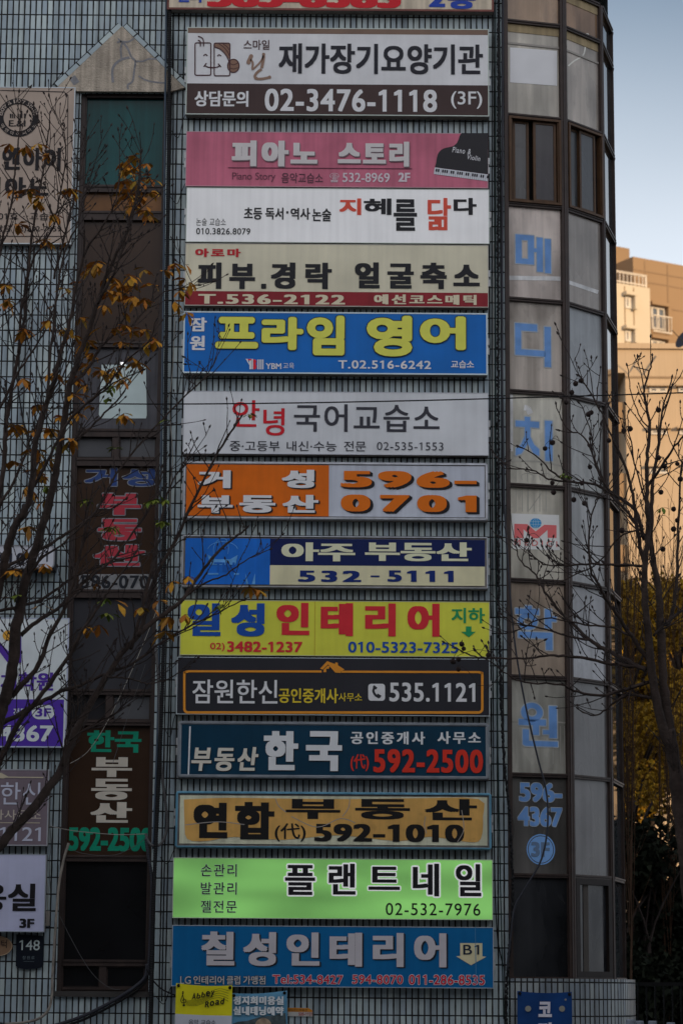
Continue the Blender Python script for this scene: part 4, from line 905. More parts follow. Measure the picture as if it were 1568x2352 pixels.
for k in range(3): q = at(*L5(362, 1308 + 26 * k), -.06); b_.box(q.x - .012, q.x + .012, -.064, -.06, q.z - .02, q.z + .02)
b_.build('switch', mat('grey_plastic', (70, 68, 66), .5), o)

# ------------------------------------------------------------------ banners and papers
def cloth(name, label, pts4, y0, m, hang=True, group=None, cat='banner', fr=P, splits=()):
    """a hanging printed sheet: slightly billowed grid with metal eyelets"""
    (ax, ay), (bx, by), (cx, cy), (dx, dy) = pts4        # tl, tr, br, bl
    nx, ny = 14, 14; g = []; tl, tr, br, bl_ = [at(*fr(*p), y0) for p in pts4]
    o = thing(name, ((tl.x + tr.x) / 2, 0, min(br.z, bl_.z)), label, cat, group); b_ = MB(); rows = []
    for j in range(ny + 1):
        row = []
        for i in range(nx + 1):
            s_, t_ = i / nx, j / ny; p = (tl * (1 - s_) + tr * s_) * (1 - t_) + (bl_ * (1 - s_) + br * s_) * t_
            sag = .02 * math.sin(math.pi * s_) * (1 - t_) ** 3; bow = .02 * math.sin(math.pi * s_ * 2 + t_ * 3) * t_ + .012 * math.sin(s_ * 9 + t_ * 7) * min(1, 4 * t_)
            row.append(Vector((p.x, p.y - bow * .3 - .0, p.z - sag)))
        rows.append(row)
    for j in range(ny):
        for i in range(nx):
            t_ = (j + .5) / ny; mi = 0
            for k, sp_ in enumerate(splits):
                if t_ > sp_: mi = k + 1
            b_.face([rows[j][i], rows[j][i + 1], rows[j + 1][i + 1], rows[j + 1][i]], mi=mi)
    s_ = Sign(); s_.o = o; s_.f = b_.build('printed_sheet', m, o, smooth=True); s_.Y = y0 - .012
    eb = MB()
    for p in (rows[0][0] + Vector((.03, -.02, -.03)), rows[0][-1] + Vector((-.03, -.02, -.03))): eb.ball(p, .022, 8, 5, (1, .4, 1))
    eb.build('eyelet', dark, o)
    return s_
s = cloth('banner', 'yellow and white music class banner with handwritten lettering over wavy staff lines', ((405, 2258), (534, 2263), (530, 2460), (398, 2456)), -.22, [mat('yellow_cloth', (176, 166, 22), .7, var=.15, scale=3), mat('white_cloth', (150, 152, 158), .7, var=.1)], splits=(.33,))
bw = L((30, 30, 18))
for k, ch in enumerate('Abbey'): T(s, FB, ch, 165 + k * 54, (240, 240, 225, 218, 215)[k], 212 + k * 54, (318, 305, 292, 280, 288)[k], bw, b=(.02, .02), slant=.15)
for k, ch in enumerate('Road'): T(s, FB, ch, 315 + k * 59, (335, 330, 320, 295)[k], 365 + k * 59, (405, 388, 375, 368)[k], bw, b=(.03, .02), slant=.15)
e = MB()
for k in range(5): ribbon(e, FB, S([(100, 320 + k * 14), (200, 330 + k * 14), (300, 300 + k * 14), (380, 230 + k * 20), (470, 190 + k * 26), (540, 200 + k * 28), (585, 215 + k * 30)]), 4, s.Y, .003)
ribbon(e, FB, S([(60, 385), (75, 380), (75, 330), (62, 260), (58, 235), (65, 220), (68, 240), (50, 290), (40, 330), (60, 352), (95, 345), (92, 315), (68, 312), (62, 335)]), 8, s.Y, .0035); poly(e, FB, circ(76, 380, 14, n=14), s.Y, .0037)
emblem(s, e, bw, 'music_staff'); T(s, FB, '음악 교습소', 130, 545, 440, 605, L((44, 44, 48)), b=(.006, .006))
s = cloth('banner', 'light blue hair salon banner with white block lettering above a seaside picture', ((532, 2281), (659, 2275), (661, 2480), (532, 2480)), -.16, mat('sky_blue_cloth', (78, 124, 150), .65, var=.3, scale=4))
for i, ln in enumerate(('정지희미용실', '실내태닝예약')): T(s, FB, ln, 640 - 0, (282, 400)[i] - 6, 1220, (382, 502)[i] - 6, L((170, 184, 192)), b=(.06, .03), gap=.04, shade=(.03, -.05), shm=L((30, 84, 98)))
e = MB(); poly(e, FB, [(640, 590), (700, 570), (800, 560), (950, 515), (1100, 500), (1180, 480), (1240, 470), (1250, 640), (640, 640)], s.Y, .002); emblem(s, e, mat('printed_rocks', (60, 70, 72), .7, var=.5, scale=14), 'printed_picture')
e = MB(); poly(e, FB, circ(985, 605, 92, 76, n=20), s.Y, .003); emblem(s, e, mat('printed_hair', (126, 110, 92), .7, var=.4, scale=20), 'printed_picture')
s = plate('phone_sticker', 'tiny orange and white phone number sticker stuck on the tiles', 'sticker', [(1262, 408), (1505, 412), (1550, 438), (1550, 510), (1265, 506)], -.02, mat('sticker_white', (150, 148, 142), .6), FB)
e = MB(); poly(e, FB, [(1264, 409), (1505, 413), (1548, 440), (1548, 458), (1264, 455)], s.Y, .002); emblem(s, e, L((160, 104, 34)), 'orange_strip'); T(s, FB, '잠원한신부동산', 1268, 418, 1490, 450, L((44, 36, 26))); T(s, FB, '535-1121', 1390, 464, 1546, 498, L((130, 36, 36)), b=(.02, .02))
s = cloth('banner', 'dark blue vertical banner with two pale holes below the glazed bay', ((1187, 2276), (1312, 2278), (1316, 2520), (1188, 2520)), -.16, mat('navy_cloth', (8, 44, 88), .6, var=.2, scale=3))
T(s, R10, '코', 413, 2000, 520, 2122, L((168, 166, 178)), b=(.05, .04)); T(s, R10, '딩', 413, 2165, 520, 2290, L((168, 166, 178)), b=(.05, .04))
e = MB(); poly(e, R10, circ(332, 2056, 24, n=18), s.Y); poly(e, R10, circ(602, 2056, 24, n=18), s.Y); poly(e, R10, circ(630, 1983, 9, n=10), s.Y); emblem(s, e, L((108, 108, 100)), 'wind_hole')
# papers
def paper(name, label, fr, pts, y0, m, cat='paper'):
    q = [at(*fr(x, y), y0) for x, y in pts]; b_ = MB(); b_.face(q)
    for a, c in zip(q, q[1:] + q[:1]): b_.face([a, c, c + Vector((0, .002, 0)), a + Vector((0, .002, 0))])
    return tag(b_.build(name, m), label, cat)
paper('window_paper', 'large pale paper sheet taped inside the grey left window', L3, [(812, 992), (1165, 992), (1172, 1395), (1165, 1420), (808, 1420), (790, 1390)], YP - .006, mat('pale_paper', (150, 162, 160), .7, var=.08, scale=4))
lamp = MB(); q = at(*L3(982, 985), YP - .012); lamp.box(q.x - .034, q.x + .034, q.y - .004, q.y, q.z - .016, q.z + .022); tag(lamp.build('window_lamp', mat('lit_lamp', (255, 255, 250), .5, emit=1.8, var=0)), 'small glowing lamp at the top edge of the pale window paper', 'lamp')
def panel_sheet(k, fr, pts, out, mb): mb.face([on_panel(k, *fr(x, y), out) for x, y in pts])
b_ = MB(); panel_sheet(0, R7, [(188, 378), (562, 405), (562, 684), (188, 657)], -.026, b_); tag(b_.build('blank_notice', mat('white_notice', (196, 196, 198), .6, var=.05)), 'blank white notice on the upper glass of the rounded bay', 'notice')
o = thing('emblem_poster', on_panel(0, *R9(390, 465), -.02), 'white poster with a red M and a blue globe on the bay glass', 'poster')
b_ = MB(); panel_sheet(0, R9, [(200, 174), (578, 187), (584, 468), (205, 457)], -.026, b_); sheet = b_.build('poster_sheet', mat('poster_white', (176, 174, 170), .6, var=.05), o)
b_ = MB(); panel_sheet(0, R9, [(222, 257), (325, 260), (392, 318), (460, 265), (558, 269), (558, 370), (487, 368), (487, 305), (412, 372), (372, 372), (295, 300), (295, 372), (222, 370)], -.024, b_); b_.build('emblem', mat('poster_red', (176, 86, 86), .6, var=.05), sheet)
b_ = MB(); panel_sheet(0, R9, circ(392, 252, 46, 40, n=26), -.022, b_); gl2 = b_.build('globe', mat('globe_blue', (44, 116, 160), .6, var=.05), sheet)
panel_text(0, R9, 'MEDICI', 226, 385, 568, 432, mat('poster_red2', (168, 96, 92), .6), sheet, None, b=(.01, .01), name='lettering', mesh=layout('MEDICI', .3)).data.transform(Matrix.Translation((.0012, -.004, 0)))
b_ = MB()
for q in (circ(392, 252, 20, 40, n=20), [(348, 240), (436, 240)], [(348, 262), (436, 262)], [(392, 213), (392, 291)]):
    cl = len(q) > 4
    for a, c in zip(q, q[1:] + (q[:1] if cl else [])):
        d_ = Vector((c[0] - a[0], c[1] - a[1])).normalized(); n_ = Vector((-d_.y, d_.x)) * 1.2
        panel_sheet(0, R9, [(a[0] + n_.x, a[1] + n_.y), (c[0] + n_.x, c[1] + n_.y), (c[0] - n_.x, c[1] - n_.y), (a[0] - n_.x, a[1] - n_.y)], -.020, b_)
b_.build('globe_line', mat('poster_pale', (150, 168, 176), .6), sheet)

# ------------------------------------------------------------------ cables, conduits, wires
blackc = mat('black_cable', (14, 14, 15), .55, var=.2); greyc = mat('grey_conduit', (70, 70, 70), .6, var=.25, streak=.2); palec = mat('pale_cable', (120, 116, 108), .6, var=.25, scale=8)
darkg = mat('dark_grey_conduit', (36, 37, 42), .5, var=.2); whitec = mat('dirty_white_conduit', (112, 106, 98), .7, var=.4, scale=9, spots=.3); greenc = mat('dark_green_cable', (14, 34, 32), .5, var=.2); bluec = mat('slate_blue_conduit', (52, 62, 72), .5, var=.2)
def cable(name, label, fr, pts, y0, px, m, ribs=0, cat='cable', n=8, group=None, wob=0.0, tag_it=True, ys=None):
    r_ = px / 2 * mpp(y0)
    q = [at(*fr(x, y), (ys[i] if ys else y0)) for i, (x, y) in enumerate(pts)]
    q = spline(q, 8)
    rad = r_
    if ribs:
        Lg = sum((b_ - a).length for a, b_ in zip(q, q[1:])); k = int(Lg / ribs); out = []; acc = 0; seg = 0; rad = []
        cum = [0]
        for a, b_ in zip(q, q[1:]): cum.append(cum[-1] + (b_ - a).length)
        for j in range(2 * k + 1):
            d_ = Lg * j / (2 * k)
            while seg < len(q) - 2 and cum[seg + 1] < d_: seg += 1
            t = (d_ - cum[seg]) / max(1e-6, cum[seg + 1] - cum[seg]); p = q[seg].lerp(q[seg + 1], t)
            if wob: p = p + Vector((rnd.uniform(-wob, wob), rnd.uniform(-wob, 0), 0))
            out.append(p); rad.append(r_ * ((1.0 if j % 2 else .82) if not wob else rnd.uniform(.6, 1.15)))
        q = out
    b_ = MB(); b_.tube(q, rad, n); o = b_.build(name, m, None, smooth=not ribs)
    return tag(o, label, cat, group) if tag_it else o
GC = 'cables running down the tiled front'
cable('corrugated_conduit', 'thick black corrugated conduit running down left of the central signs', P, [(391, -60), (388, 300), (384, 640), (380, 1000), (377, 1400), (371, 1650), (360, 1900), (351, 2120), (345, 2360)], -.12, 9.5, blackc, ribs=.03, group=GC)
cable('dark_conduit', 'smooth dark grey conduit beside the black corrugated conduit', P, [(383, -60), (380, 220), (376, 640), (371, 1000), (367, 1300), (363, 1640), (352, 1950)], -.09, 5, bluec, group=GC)
cable('thin_cable', 'thin black cable squeezed against the left ends of the central signs', P, [(399, -60), (398, 300), (396, 700), (392, 1100), (391, 1500), (380, 1900), (372, 2300)], -.03, 3, blackc, group=GC)
cable('thin_cable', 'thin pale cable hanging loosely beside the orange sign', P, [(404, 640), (398, 830), (390, 930), (397, 1050), (391, 1130), (395, 1230)], -.05, 1.7, palec, group=GC)
cable('corrugated_hose', 'grey corrugated hose that loops back up below the tan and black sign', L5, [(1240, -850), (1262, -600), (1272, -200), (1285, 120), (1310, 330), (1332, 520), (1328, 640), (1290, 735), (1230, 758), (1180, 720), (1165, 660)], -.10, 7, greyc, ribs=.025, group=GC)
cable('corrugated_hose', 'dark corrugated hose dropping from the loop to the bottom window', L5, [(1165, 700), (1185, 850), (1205, 960), (1212, 1100), (1205, 1300), (1195, 1600), (1180, 1790)], -.10, 8, darkg, ribs=.03, group=GC)
cable('white_pipe', 'dirty white conduit rising left of the lowest window and bending away at the foot', L5, [(40, 2178), (200, 2165), (320, 2130), (390, 2060), (415, 1950), (420, 1800), (432, 1600), (448, 1350), (468, 1100), (492, 950), (520, 830), (550, 735)], -.12, 6, whitec, group=GC)
cable('black_bundle', 'pair of thick black cables sweeping under the lowest window', L5, [(1175, 1700), (1160, 1800), (1080, 1880), (950, 1965), (800, 2050), (650, 2120), (480, 2178), (300, 2220)], -.10, 8, darkg, group=GC)
cable('black_cable', 'single black cable sweeping beneath the thick pair under the lowest window', L5, [(1180, 1760), (1165, 1830), (1090, 1910), (960, 1992), (800, 2080), (650, 2150), (480, 2208)], -.09, 6, blackc, group=GC)
cable('thin_cable', 'thin black cable drooping to the yellow banner from the window corner', L5, [(1170, 1740), (1230, 1840), (1300, 1905), (1400, 1950)], -.12, 3.5, blackc, group=GC)
cable('thin_wire', 'pale wire stretched across the green window number', L5, [(375, 592), (560, 632), (760, 655), (960, 668), (1160, 662)], -.08, 1.6, palec, group=GC)
cable('thin_wire', 'grey wire sagging below the green window number', L5, [(545, 770), (640, 812), (780, 832), (920, 828), (1040, 780), (1160, 700)], -.06, 1.0, greyc, group=GC)
cable('thin_wire', 'long pale wire slanting down over the green and cream window lettering', L4, [(1250, 950), (1150, 1200), (1020, 1500), (850, 1850), (700, 2075), (560, 2170)], -.25, 1.4, palec, group=GC)
cable('thin_wire', 'faint grey wire slanting down beside the long pale wire', L4, [(1160, 1380), (1100, 1560), (1040, 1730), (980, 1920), (900, 2170)], -.22, 1.0, greyc, group=GC)
cable('thin_wire', 'thin grey wire drooping across the black lowest window', L5, [(480, 1320), (560, 1480), (660, 1660), (760, 1800), (880, 1890), (960, 1905)], -.08, 1.2, greyc, group=GC)
cable('thin_wire', 'thin grey wire running down beside the white pipe to the number plate', L5, [(372, 870), (370, 1000), (385, 1100), (382, 1270)], -.04, 1.4, palec, group=GC)
cable('thin_wire', 'thin wire hanging on the tiles right of the mauve sign', L5, [(395, -100), (412, 120), (402, 400), (398, 560), (410, 750), (395, 900), (405, 1100)], -.04, 1.6, greyc, group=GC)
for i, (u0, v0, u1, v1) in enumerate(FEEDS):
    cable('feed_cable', ('feed cable of the smiling emblem sign', 'feed cable of the pink piano sign', 'feed cable of the blue and yellow sign', 'feed cable of the orange and white sign', 'feed cable of the blue, navy and cream sign', 'feed cable of the charcoal sign', 'feed cable of the peeling tan sign', 'feed cable of the large dull blue sign')[i] + ', drooping to the conduit', P, [(u0 + 4, v0 - 4), (u0 - 4, v0 + 14), ((u0 + u1) / 2, max(v0, v1) + 16), (u1, v1)], -.06, 1.8, blackc, group='short feed cables of the signs')
# right side
GR = 'cables beside the glazed bay'
cable('insulated_pipe', 'rough black wrapped pipe between the signs and the glazed bay', P, [(1144, -60), (1144, 300), (1143, 700), (1144, 1130), (1145, 1400), (1150, 1600), (1158, 1760), (1169, 1870), (1176, 2010), (1174, 2120), (1164, 2250), (1160, 2400)], -.07, 7, blackc, ribs=.045, wob=.008, group=GR)
cable('grey_pipe', 'smooth grey pipe along the edge of the glazed bay', P, [(1154, -60), (1153, 300), (1152, 800), (1155, 1060), (1157, 1180)], -.05, 5.5, darkg, group=GR)
cable('thin_cable', 'thin dark green cable beside the rough black wrapped pipe', P, [(1137, -60), (1137, 500), (1136, 1100), (1140, 1500), (1144, 1800), (1150, 2100), (1156, 2340)], -.03, 2.4, greenc, group=GR)
cable('thin_cable', 'thin black cable close to the right ends of the signs', P, [(1130, -60), (1130, 300), (1129, 900), (1131, 1400), (1134, 1900), (1140, 2130), (1155, 2220)], -.03, 2.6, blackc, group=GR)
cable('thin_cable', 'thin pale cable close to the right ends of the signs', P, [(1133, 560), (1132, 860), (1132, 1060), (1135, 1360)], -.05, 1.2, palec, group=GR)
cable('hanging_cable', 'dark cable swinging out over the letters of the glazed bay and back', P, [(1157, 1150), (1168, 1330), (1182, 1480), (1204, 1610), (1234, 1740), (1250, 1800), (1257, 1850), (1255, 1915), (1240, 1980), (1205, 2040), (1181, 2085), (1172, 2150), (1163, 2230)], -.2, 4.2, darkg, group=GR)
cable('overhead_wire', 'single black wire strung across the street in front of the signs', P, [(-300, 921), (0, 924), (320, 928), (640, 926), (960, 920), (1250, 912), (1568, 902), (1900, 888)], -3.2, 3.2, blackc, cat='wire')
cable('thin_wire', 'thin black wire sagging over the tiles behind the left branches', L3, [(-60, 770), (100, 815), (250, 842), (420, 845), (560, 835)], -.3, 1.4, blackc, group=GC)
cable('slack_cable', 'slack black cable dropping behind the left branches', L3, [(20, 440), (60, 640), (110, 900), (150, 1200), (190, 1450), (250, 1680)], -.15, 3.4, blackc, group=GC)

# ------------------------------------------------------------------ trees in front of the building
bark = mat('grey_brown_bark', (46, 38, 34), .9, var=.4, scale=8, bump=.7, bscale=30, streak=.2)
bark2 = mat('dark_bark', (40, 34, 32), .9, var=.4, scale=8, bump=.7, bscale=30)
def limb3(pts, w0, w1, ya, yb, n=5):
    m_ = len(pts); q = [at(u, v, ya + (yb - ya) * i / (m_ - 1)) for i, (u, v) in enumerate(pts)]
    q = spline(q, n); k = mpp((ya + yb) / 2) / 2; N = len(q)
    out = []
    for i, p in enumerate(q): out.append(p + Vector((rnd.uniform(-1, 1), rnd.uniform(-1, 1), rnd.uniform(-1, 1))) * .008)
    rad = [(w0 + (w1 - w0) * (i / (N - 1)) ** .8) * k * rnd.uniform(.94, 1.06) for i in range(N)]
    return out, rad
def bud(mb, p, d, s=1.0): 
    d = d.normalized(); q = [p - d * .004, p + d * .010 * s, p + d * .022 * s, p + d * .040 * s]; mb.tube(q, [.006 * s, .011 * s, .010 * s, .002], 5)
def twig(mb, p, d, Lg, r0, depth=0, up=.25):
    n = max(3, int(Lg / .09)); q = [p]; dd = d.normalized()
    for i in range(n):
        dd = (dd + Vector((rnd.uniform(-.16, .16), rnd.uniform(-.16, .16), rnd.uniform(-.06, .16) + up * .18))).normalized(); q.append(q[-1] + dd * Lg / n)
    rad = [max(.0035, r0 * (1 - .55 * i / n)) * (1.25 if i and i % 2 == 0 else 1) for i in range(n + 1)]
    mb.tube(q, rad, 5); bud(mb, q[-1], dd, rnd.uniform(.7, 1.25))
    for i in range(1, n):
        if rnd.random() < .45:
            sd_ = Vector((rnd.uniform(-1, 1), rnd.uniform(-.6, .6), rnd.uniform(-.3, .8))).normalized()
            if depth < 1 and rnd.random() < .5: twig(mb, q[i], dd * .8 + sd_ * .8, Lg * rnd.uniform(.25, .5), r0 * .7, depth + 1, up)
            else: bud(mb, q[i], dd * .5 + sd_, .6)
    return q
def grow(limbs, mb, tm, dens=1.0, up=.25, tl=(.25, .7), r=(.006, .009)):
    for pts, w0, w1, ya, yb in limbs:
        q, rad = limb3(pts, w0, w1, ya, yb); mb.tube(q, rad, 10 if w0 > 12 else 7)
        d = q[-1] - q[-2]; bud(tm, q[-1], d, 1.2)
        Ls = 0
        for i in range(1, len(q)):
            Ls += (q[i] - q[i - 1]).length; a = rad[i]
            if a > .075: continue
            if rnd.random() < dens * (q[i] - q[i - 1]).length / .16:
                t = (q[i] - q[i - 1]).normalized(); sd_ = Vector((rnd.uniform(-1, 1), rnd.uniform(-.7, .7), rnd.uniform(-.35, .9))).normalized()
                twig(tm, q[i], t * .8 + sd_ * .9, rnd.uniform(*tl), min(a * .7, rnd.uniform(*r)), 0, up)
def leaflet(mb, p, d, nrm, Lg, wd):
    d = d.normalized(); sdv = d.cross(nrm).normalized(); nn = sdv.cross(d).normalized(); prof = ((0, .06), (.28, .55), (.58, 1.0), (.82, .62), (1.0, .05)); c = []; l_ = []; r_ = []
    cur = rnd.uniform(-.15, .5)
    for t, w in prof:
        m_ = p + d * Lg * t - nn * Lg * cur * t * t * .6; up = nn * wd * w * .35
        c.append(m_); l_.append(m_ + sdv * wd * w + up); r_.append(m_ - sdv * wd * w + up)
    i = len(mb.v); mb.v += [tuple(x) for x in c + l_ + r_]; k = len(prof)
    for j in range(k - 1):
        mb.f.append((i + j, i + j + 1, i + k + j + 1, i + k + j)); mb.f.append((i + j, i + 2 * k + j, i + 2 * k + j + 1, i + j + 1)); mb.mi += [0, 0]
def palmate(mb, tm, p, Lg=.15, n=None):
    """a compound leaf hanging from its stalk"""
    n = n or rnd.choice((4, 5, 5, 6)); a0 = rnd.uniform(0, 6.28); st = Vector((rnd.uniform(-.6, .6), rnd.uniform(-.6, .6), rnd.uniform(-.1, .5))).normalized(); base = p - st * rnd.uniform(.05, .12)
    tm.tube([base, p], [.003, .0025], 4)
    for k in range(n):
        a = a0 + (k - n / 2) * .85; h = Vector((math.cos(a), math.sin(a) * .8, 0)); dr = rnd.uniform(.25, 1.1)
        d = (h + st * .35 - Vector((0, 0, dr))).normalized(); leaflet(mb, p, d, Vector((h.x * .4, h.y * .4, 1)), Lg * rnd.uniform(.6, 1.15), Lg * rnd.uniform(.15, .25))
        if rnd.random() < .12: break
# --- left tree
YT = -4.5
left_limbs = [
 ([(-75, 2560), (-80, 2300), (-84, 2100), (-80, 1950)], 62, 46, YT, YT),
 ([(-80, 1990), (-40, 1970), (0, 1943), (37, 1898), (95, 1834), (144, 1759), (173, 1682), (207, 1619), (245, 1555), (282, 1498), (317, 1460), (340, 1388), (357, 1325), (403, 1244), (452, 1135), (500, 1040), (553, 958)], 27, 4, YT, YT + 1.2),
 ([(317, 1460), (350, 1428), (389, 1403), (420, 1376), (452, 1330), (493, 1275), (530, 1242), (566, 1215)], 13, 4.5, YT + .4, YT + .8),
 ([(-84, 2060), (-60, 1900), (-30, 1760), (0, 1642), (17, 1590), (32, 1518), (37, 1446), (49, 1388), (60, 1331), (84, 1259), (104, 1187), (124, 1114), (135, 1042), (150, 955), (161, 883), (184, 811), (202, 768), (225, 696), (245, 638), (268, 581), (285, 552), (300, 500), (318, 440), (325, 352)], 36, 2.5, YT, YT - .8),
 ([(-60, 1700), (-20, 1430), (6, 1313), (17, 1267), (32, 1215), (58, 1172), (72, 1129), (81, 1027), (109, 926), (127, 869), (144, 797), (161, 740), (179, 640), (200, 570), (235, 520), (262, 470), (279, 392)], 26, 2.5, YT - .3, YT - 1.4),
 ([(-20, 1320), (-5, 1180), (9, 1070), (14, 984), (20, 941), (32, 869), (43, 811), (55, 739), (62, 653), (69, 600), (79, 499), (92, 435), (105, 358), (113, 294), (114, 259)], 14, 2.5, YT + .3, YT + .9),
 ([(-10, 800), (-6, 680), (0, 581), (26, 474), (36, 384), (46, 307), (50, 240)], 9, 2.5, YT - .5, YT - .8),
 ([(43, 811), (52, 700), (74, 602), (120, 525), (138, 448), (151, 371), (147, 290)], 7, 2.5, YT + .5, YT),
 ([(109, 926), (122, 760), (143, 602), (179, 512), (189, 448), (205, 382)], 7, 2.5, YT - 1, YT - .6),
 ([(125, 640), (150, 540), (172, 450), (184, 399), (202, 318)], 6, 2.5, YT - .2, YT),
 ([(225, 696), (250, 650), (271, 602), (307, 486), (325, 350)], 8, 2.5, YT - .8, YT - 1.1),
 ([(-30, 1415), (0, 1403), (86, 1382), (138, 1348), (173, 1325), (259, 1290), (320, 1275), (383, 1262), (420, 1240)], 9, 2.5, YT + .4, YT + 1.2),
 ([(-20, 1330), (17, 1302), (81, 1270), (124, 1244), (173, 1213), (219, 1175), (268, 1090), (346, 993), (420, 915), (470, 868), (496, 826)], 10, 2.5, YT + .2, YT + 1.5),
 ([(50, 1459), (86, 1429), (144, 1388), (202, 1331), (259, 1285), (302, 1230), (351, 1155), (372, 1085)], 11, 3, YT, YT + .6),
 ([(-40, 1680), (0, 1624), (43, 1581), (89, 1529), (115, 1460), (150, 1394), (173, 1325), (190, 1240), (202, 1178), (215, 1110)], 17, 3, YT, YT - .5),
 ([(-20, 1670), (29, 1650), (78, 1621), (144, 1587), (173, 1578), (245, 1547), (302, 1524), (374, 1475), (452, 1431), (500, 1408), (560, 1378)], 13, 2.5, YT + .3, YT + 1),
 ([(-60, 1860), (0, 1748), (43, 1662), (101, 1590), (158, 1509), (184, 1460), (230, 1388), (253, 1352), (300, 1290)], 17, 3, YT - .4, YT - .9),
 ([(144, 1759), (152, 1700), (165, 1668), (178, 1630), (178, 1590), (162, 1540), (155, 1490)], 7, 2.5, YT + .3, YT),
 ([(245, 1555), (280, 1556), (320, 1565), (345, 1570), (385, 1560), (420, 1540), (438, 1530)], 5, 2, YT + .4, YT),
 ([(60, 1331), (100, 1280), (150, 1245), (200, 1195), (240, 1180), (262, 1165)], 7, 2, YT - .3, YT - .8),
 ([(72, 1129), (110, 1060), (150, 980), (195, 930), (250, 880), (300, 820), (345, 780), (358, 735)], 9, 2.5, YT - .6, YT - 1.2),
 ([(135, 1042), (190, 1000), (240, 950), (285, 900), (320, 830), (350, 790)], 7, 2, YT - .2, YT + .5),
 ([(150, 955), (210, 920), (260, 880), (300, 862), (330, 850)], 6, 2, YT - .4, YT - .8),
 ([(161, 883), (200, 850), (230, 800), (262, 770), (300, 750), (345, 700), (380, 670), (455, 655)], 9, 2.5, YT - .5, YT + .2),
 ([(0, 1160), (40, 1090), (75, 1000), (110, 920), (150, 850), (175, 770), (180, 700)], 8, 2, YT + .2, YT + .4),
 ([(0, 940), (40, 860), (80, 800), (110, 745), (130, 690), (150, 620)], 7, 2, YT + .3, YT + .3),
 ([(300, 1490), (345, 1330), (352, 1280), (370, 1200), (390, 1120), (425, 1060), (450, 1010)], 9, 2, YT + .5, YT + .9),
 ([(415, 1378), (470, 1340), (520, 1320), (560, 1290), (620, 1262)], 6, 2, YT + .8, YT + 1),
 ([(160, 1700), (230, 1655), (262, 1640), (300, 1600)], 5, 2, YT, YT - .3),
]
o = thing('chestnut_tree', at(-75, 2392, YT), 'half bare chestnut tree at the left with gold and green leaves', 'tree')
rnd.seed(11); tb_, tw, lv, lg = MB(), MB(), MB(), MB()
grow(left_limbs, tb_, tw, dens=1.15, up=.3, tl=(.18, .7))
gold = '''300,390 325,410 300,440 340,480 320,455 60,335 85,330 110,353 65,440 85,460 165,438 30,435 95,458 228,601 187,653 156,667 274,650 274,676 314,687 334,687 375,621 426,607 415,664 441,656 403,696 426,722
184,728 236,748 276,725 144,759 167,777 199,788 300,768 282,791 325,791 328,754 351,780 202,840 236,854 265,849 288,872 202,883 173,869 144,895 173,909 285,952 141,955 121,987 86,993 112,1053 86,1085 92,1098 66,1125
69,1210 69,1261 101,1299 37,1310 23,1377 104,1397 219,1339 397,1336 363,1374 354,1397 328,1397 268,1385 196,1440 230,1437 386,1420 423,1417 383,1449 432,1325 110,558 287,379 302,392 338,374 307,356 287,415 317,415 346,410 312,435 294,450 325,456 351,445 302,471 338,481 345,492 580,1352 592,1360 10,660 18,690 255,640 300,640 246,668 20,330 40,520 120,500 150,560 210,620 330,620 350,655 130,700 110,735 60,760 240,700 255,760 310,830 215,815 120,860 90,930 180,945 210,930 160,1010 90,1040 25,1060 100,1155 30,1190 300,660 160,755 290,745 400,610 430,640 56,870 40,980'''.split()
green = '248,898 250,915 255,890 372,961 138,1019 265,1024 115,1116 125,1110 196,1151 205,1145 363,1140 375,1145 253,1215 260,1208 369,1201 380,1200 239,1380 253,1405 575,952 500,1392 40,1370 350,1150'.split()
for i, g_ in enumerate(gold):
    u, v = map(float, g_.split(','))
    for k in range(rnd.choice((1, 2, 2))): palmate(lv, tw, at(u + rnd.uniform(-5, 5), v + rnd.uniform(-8, 4), YT + rnd.uniform(-.7, .7)), rnd.uniform(.13, .20))
for g_ in green:
    u, v = map(float, g_.split(','))
    for k in range(2): palmate(lg, tw, at(u + rnd.uniform(-7, 7), v + rnd.uniform(-6, 6), YT + rnd.uniform(-.4, .4)), rnd.uniform(.09, .13))
tb_.build('trunk', bark, o, smooth=True); tw.build('twigs', bark2, o)
lf = mat('autumn_leaf', (1, 2, 3), .7, var=.25, scale=30, island=[(.34, .11, .014), (.55, .22, .016), (.60, .28, .02), (.40, .13, .018), (.50, .25, .02), (.34, .22, .025), (.26, .075, .014)])
lf.node_tree.nodes['Principled BSDF'].inputs['Specular IOR Level'].default_value = .25
lv.build('autumn_leaves', lf, o, smooth=True)
lgm = mat('green_leaf', (3, 2, 1), .6, var=.2, scale=30, island=[(.10, .17, .02), (.16, .22, .025), (.22, .24, .03), (.12, .19, .03)])
lg.build('green_leaves', lgm, o, smooth=True)

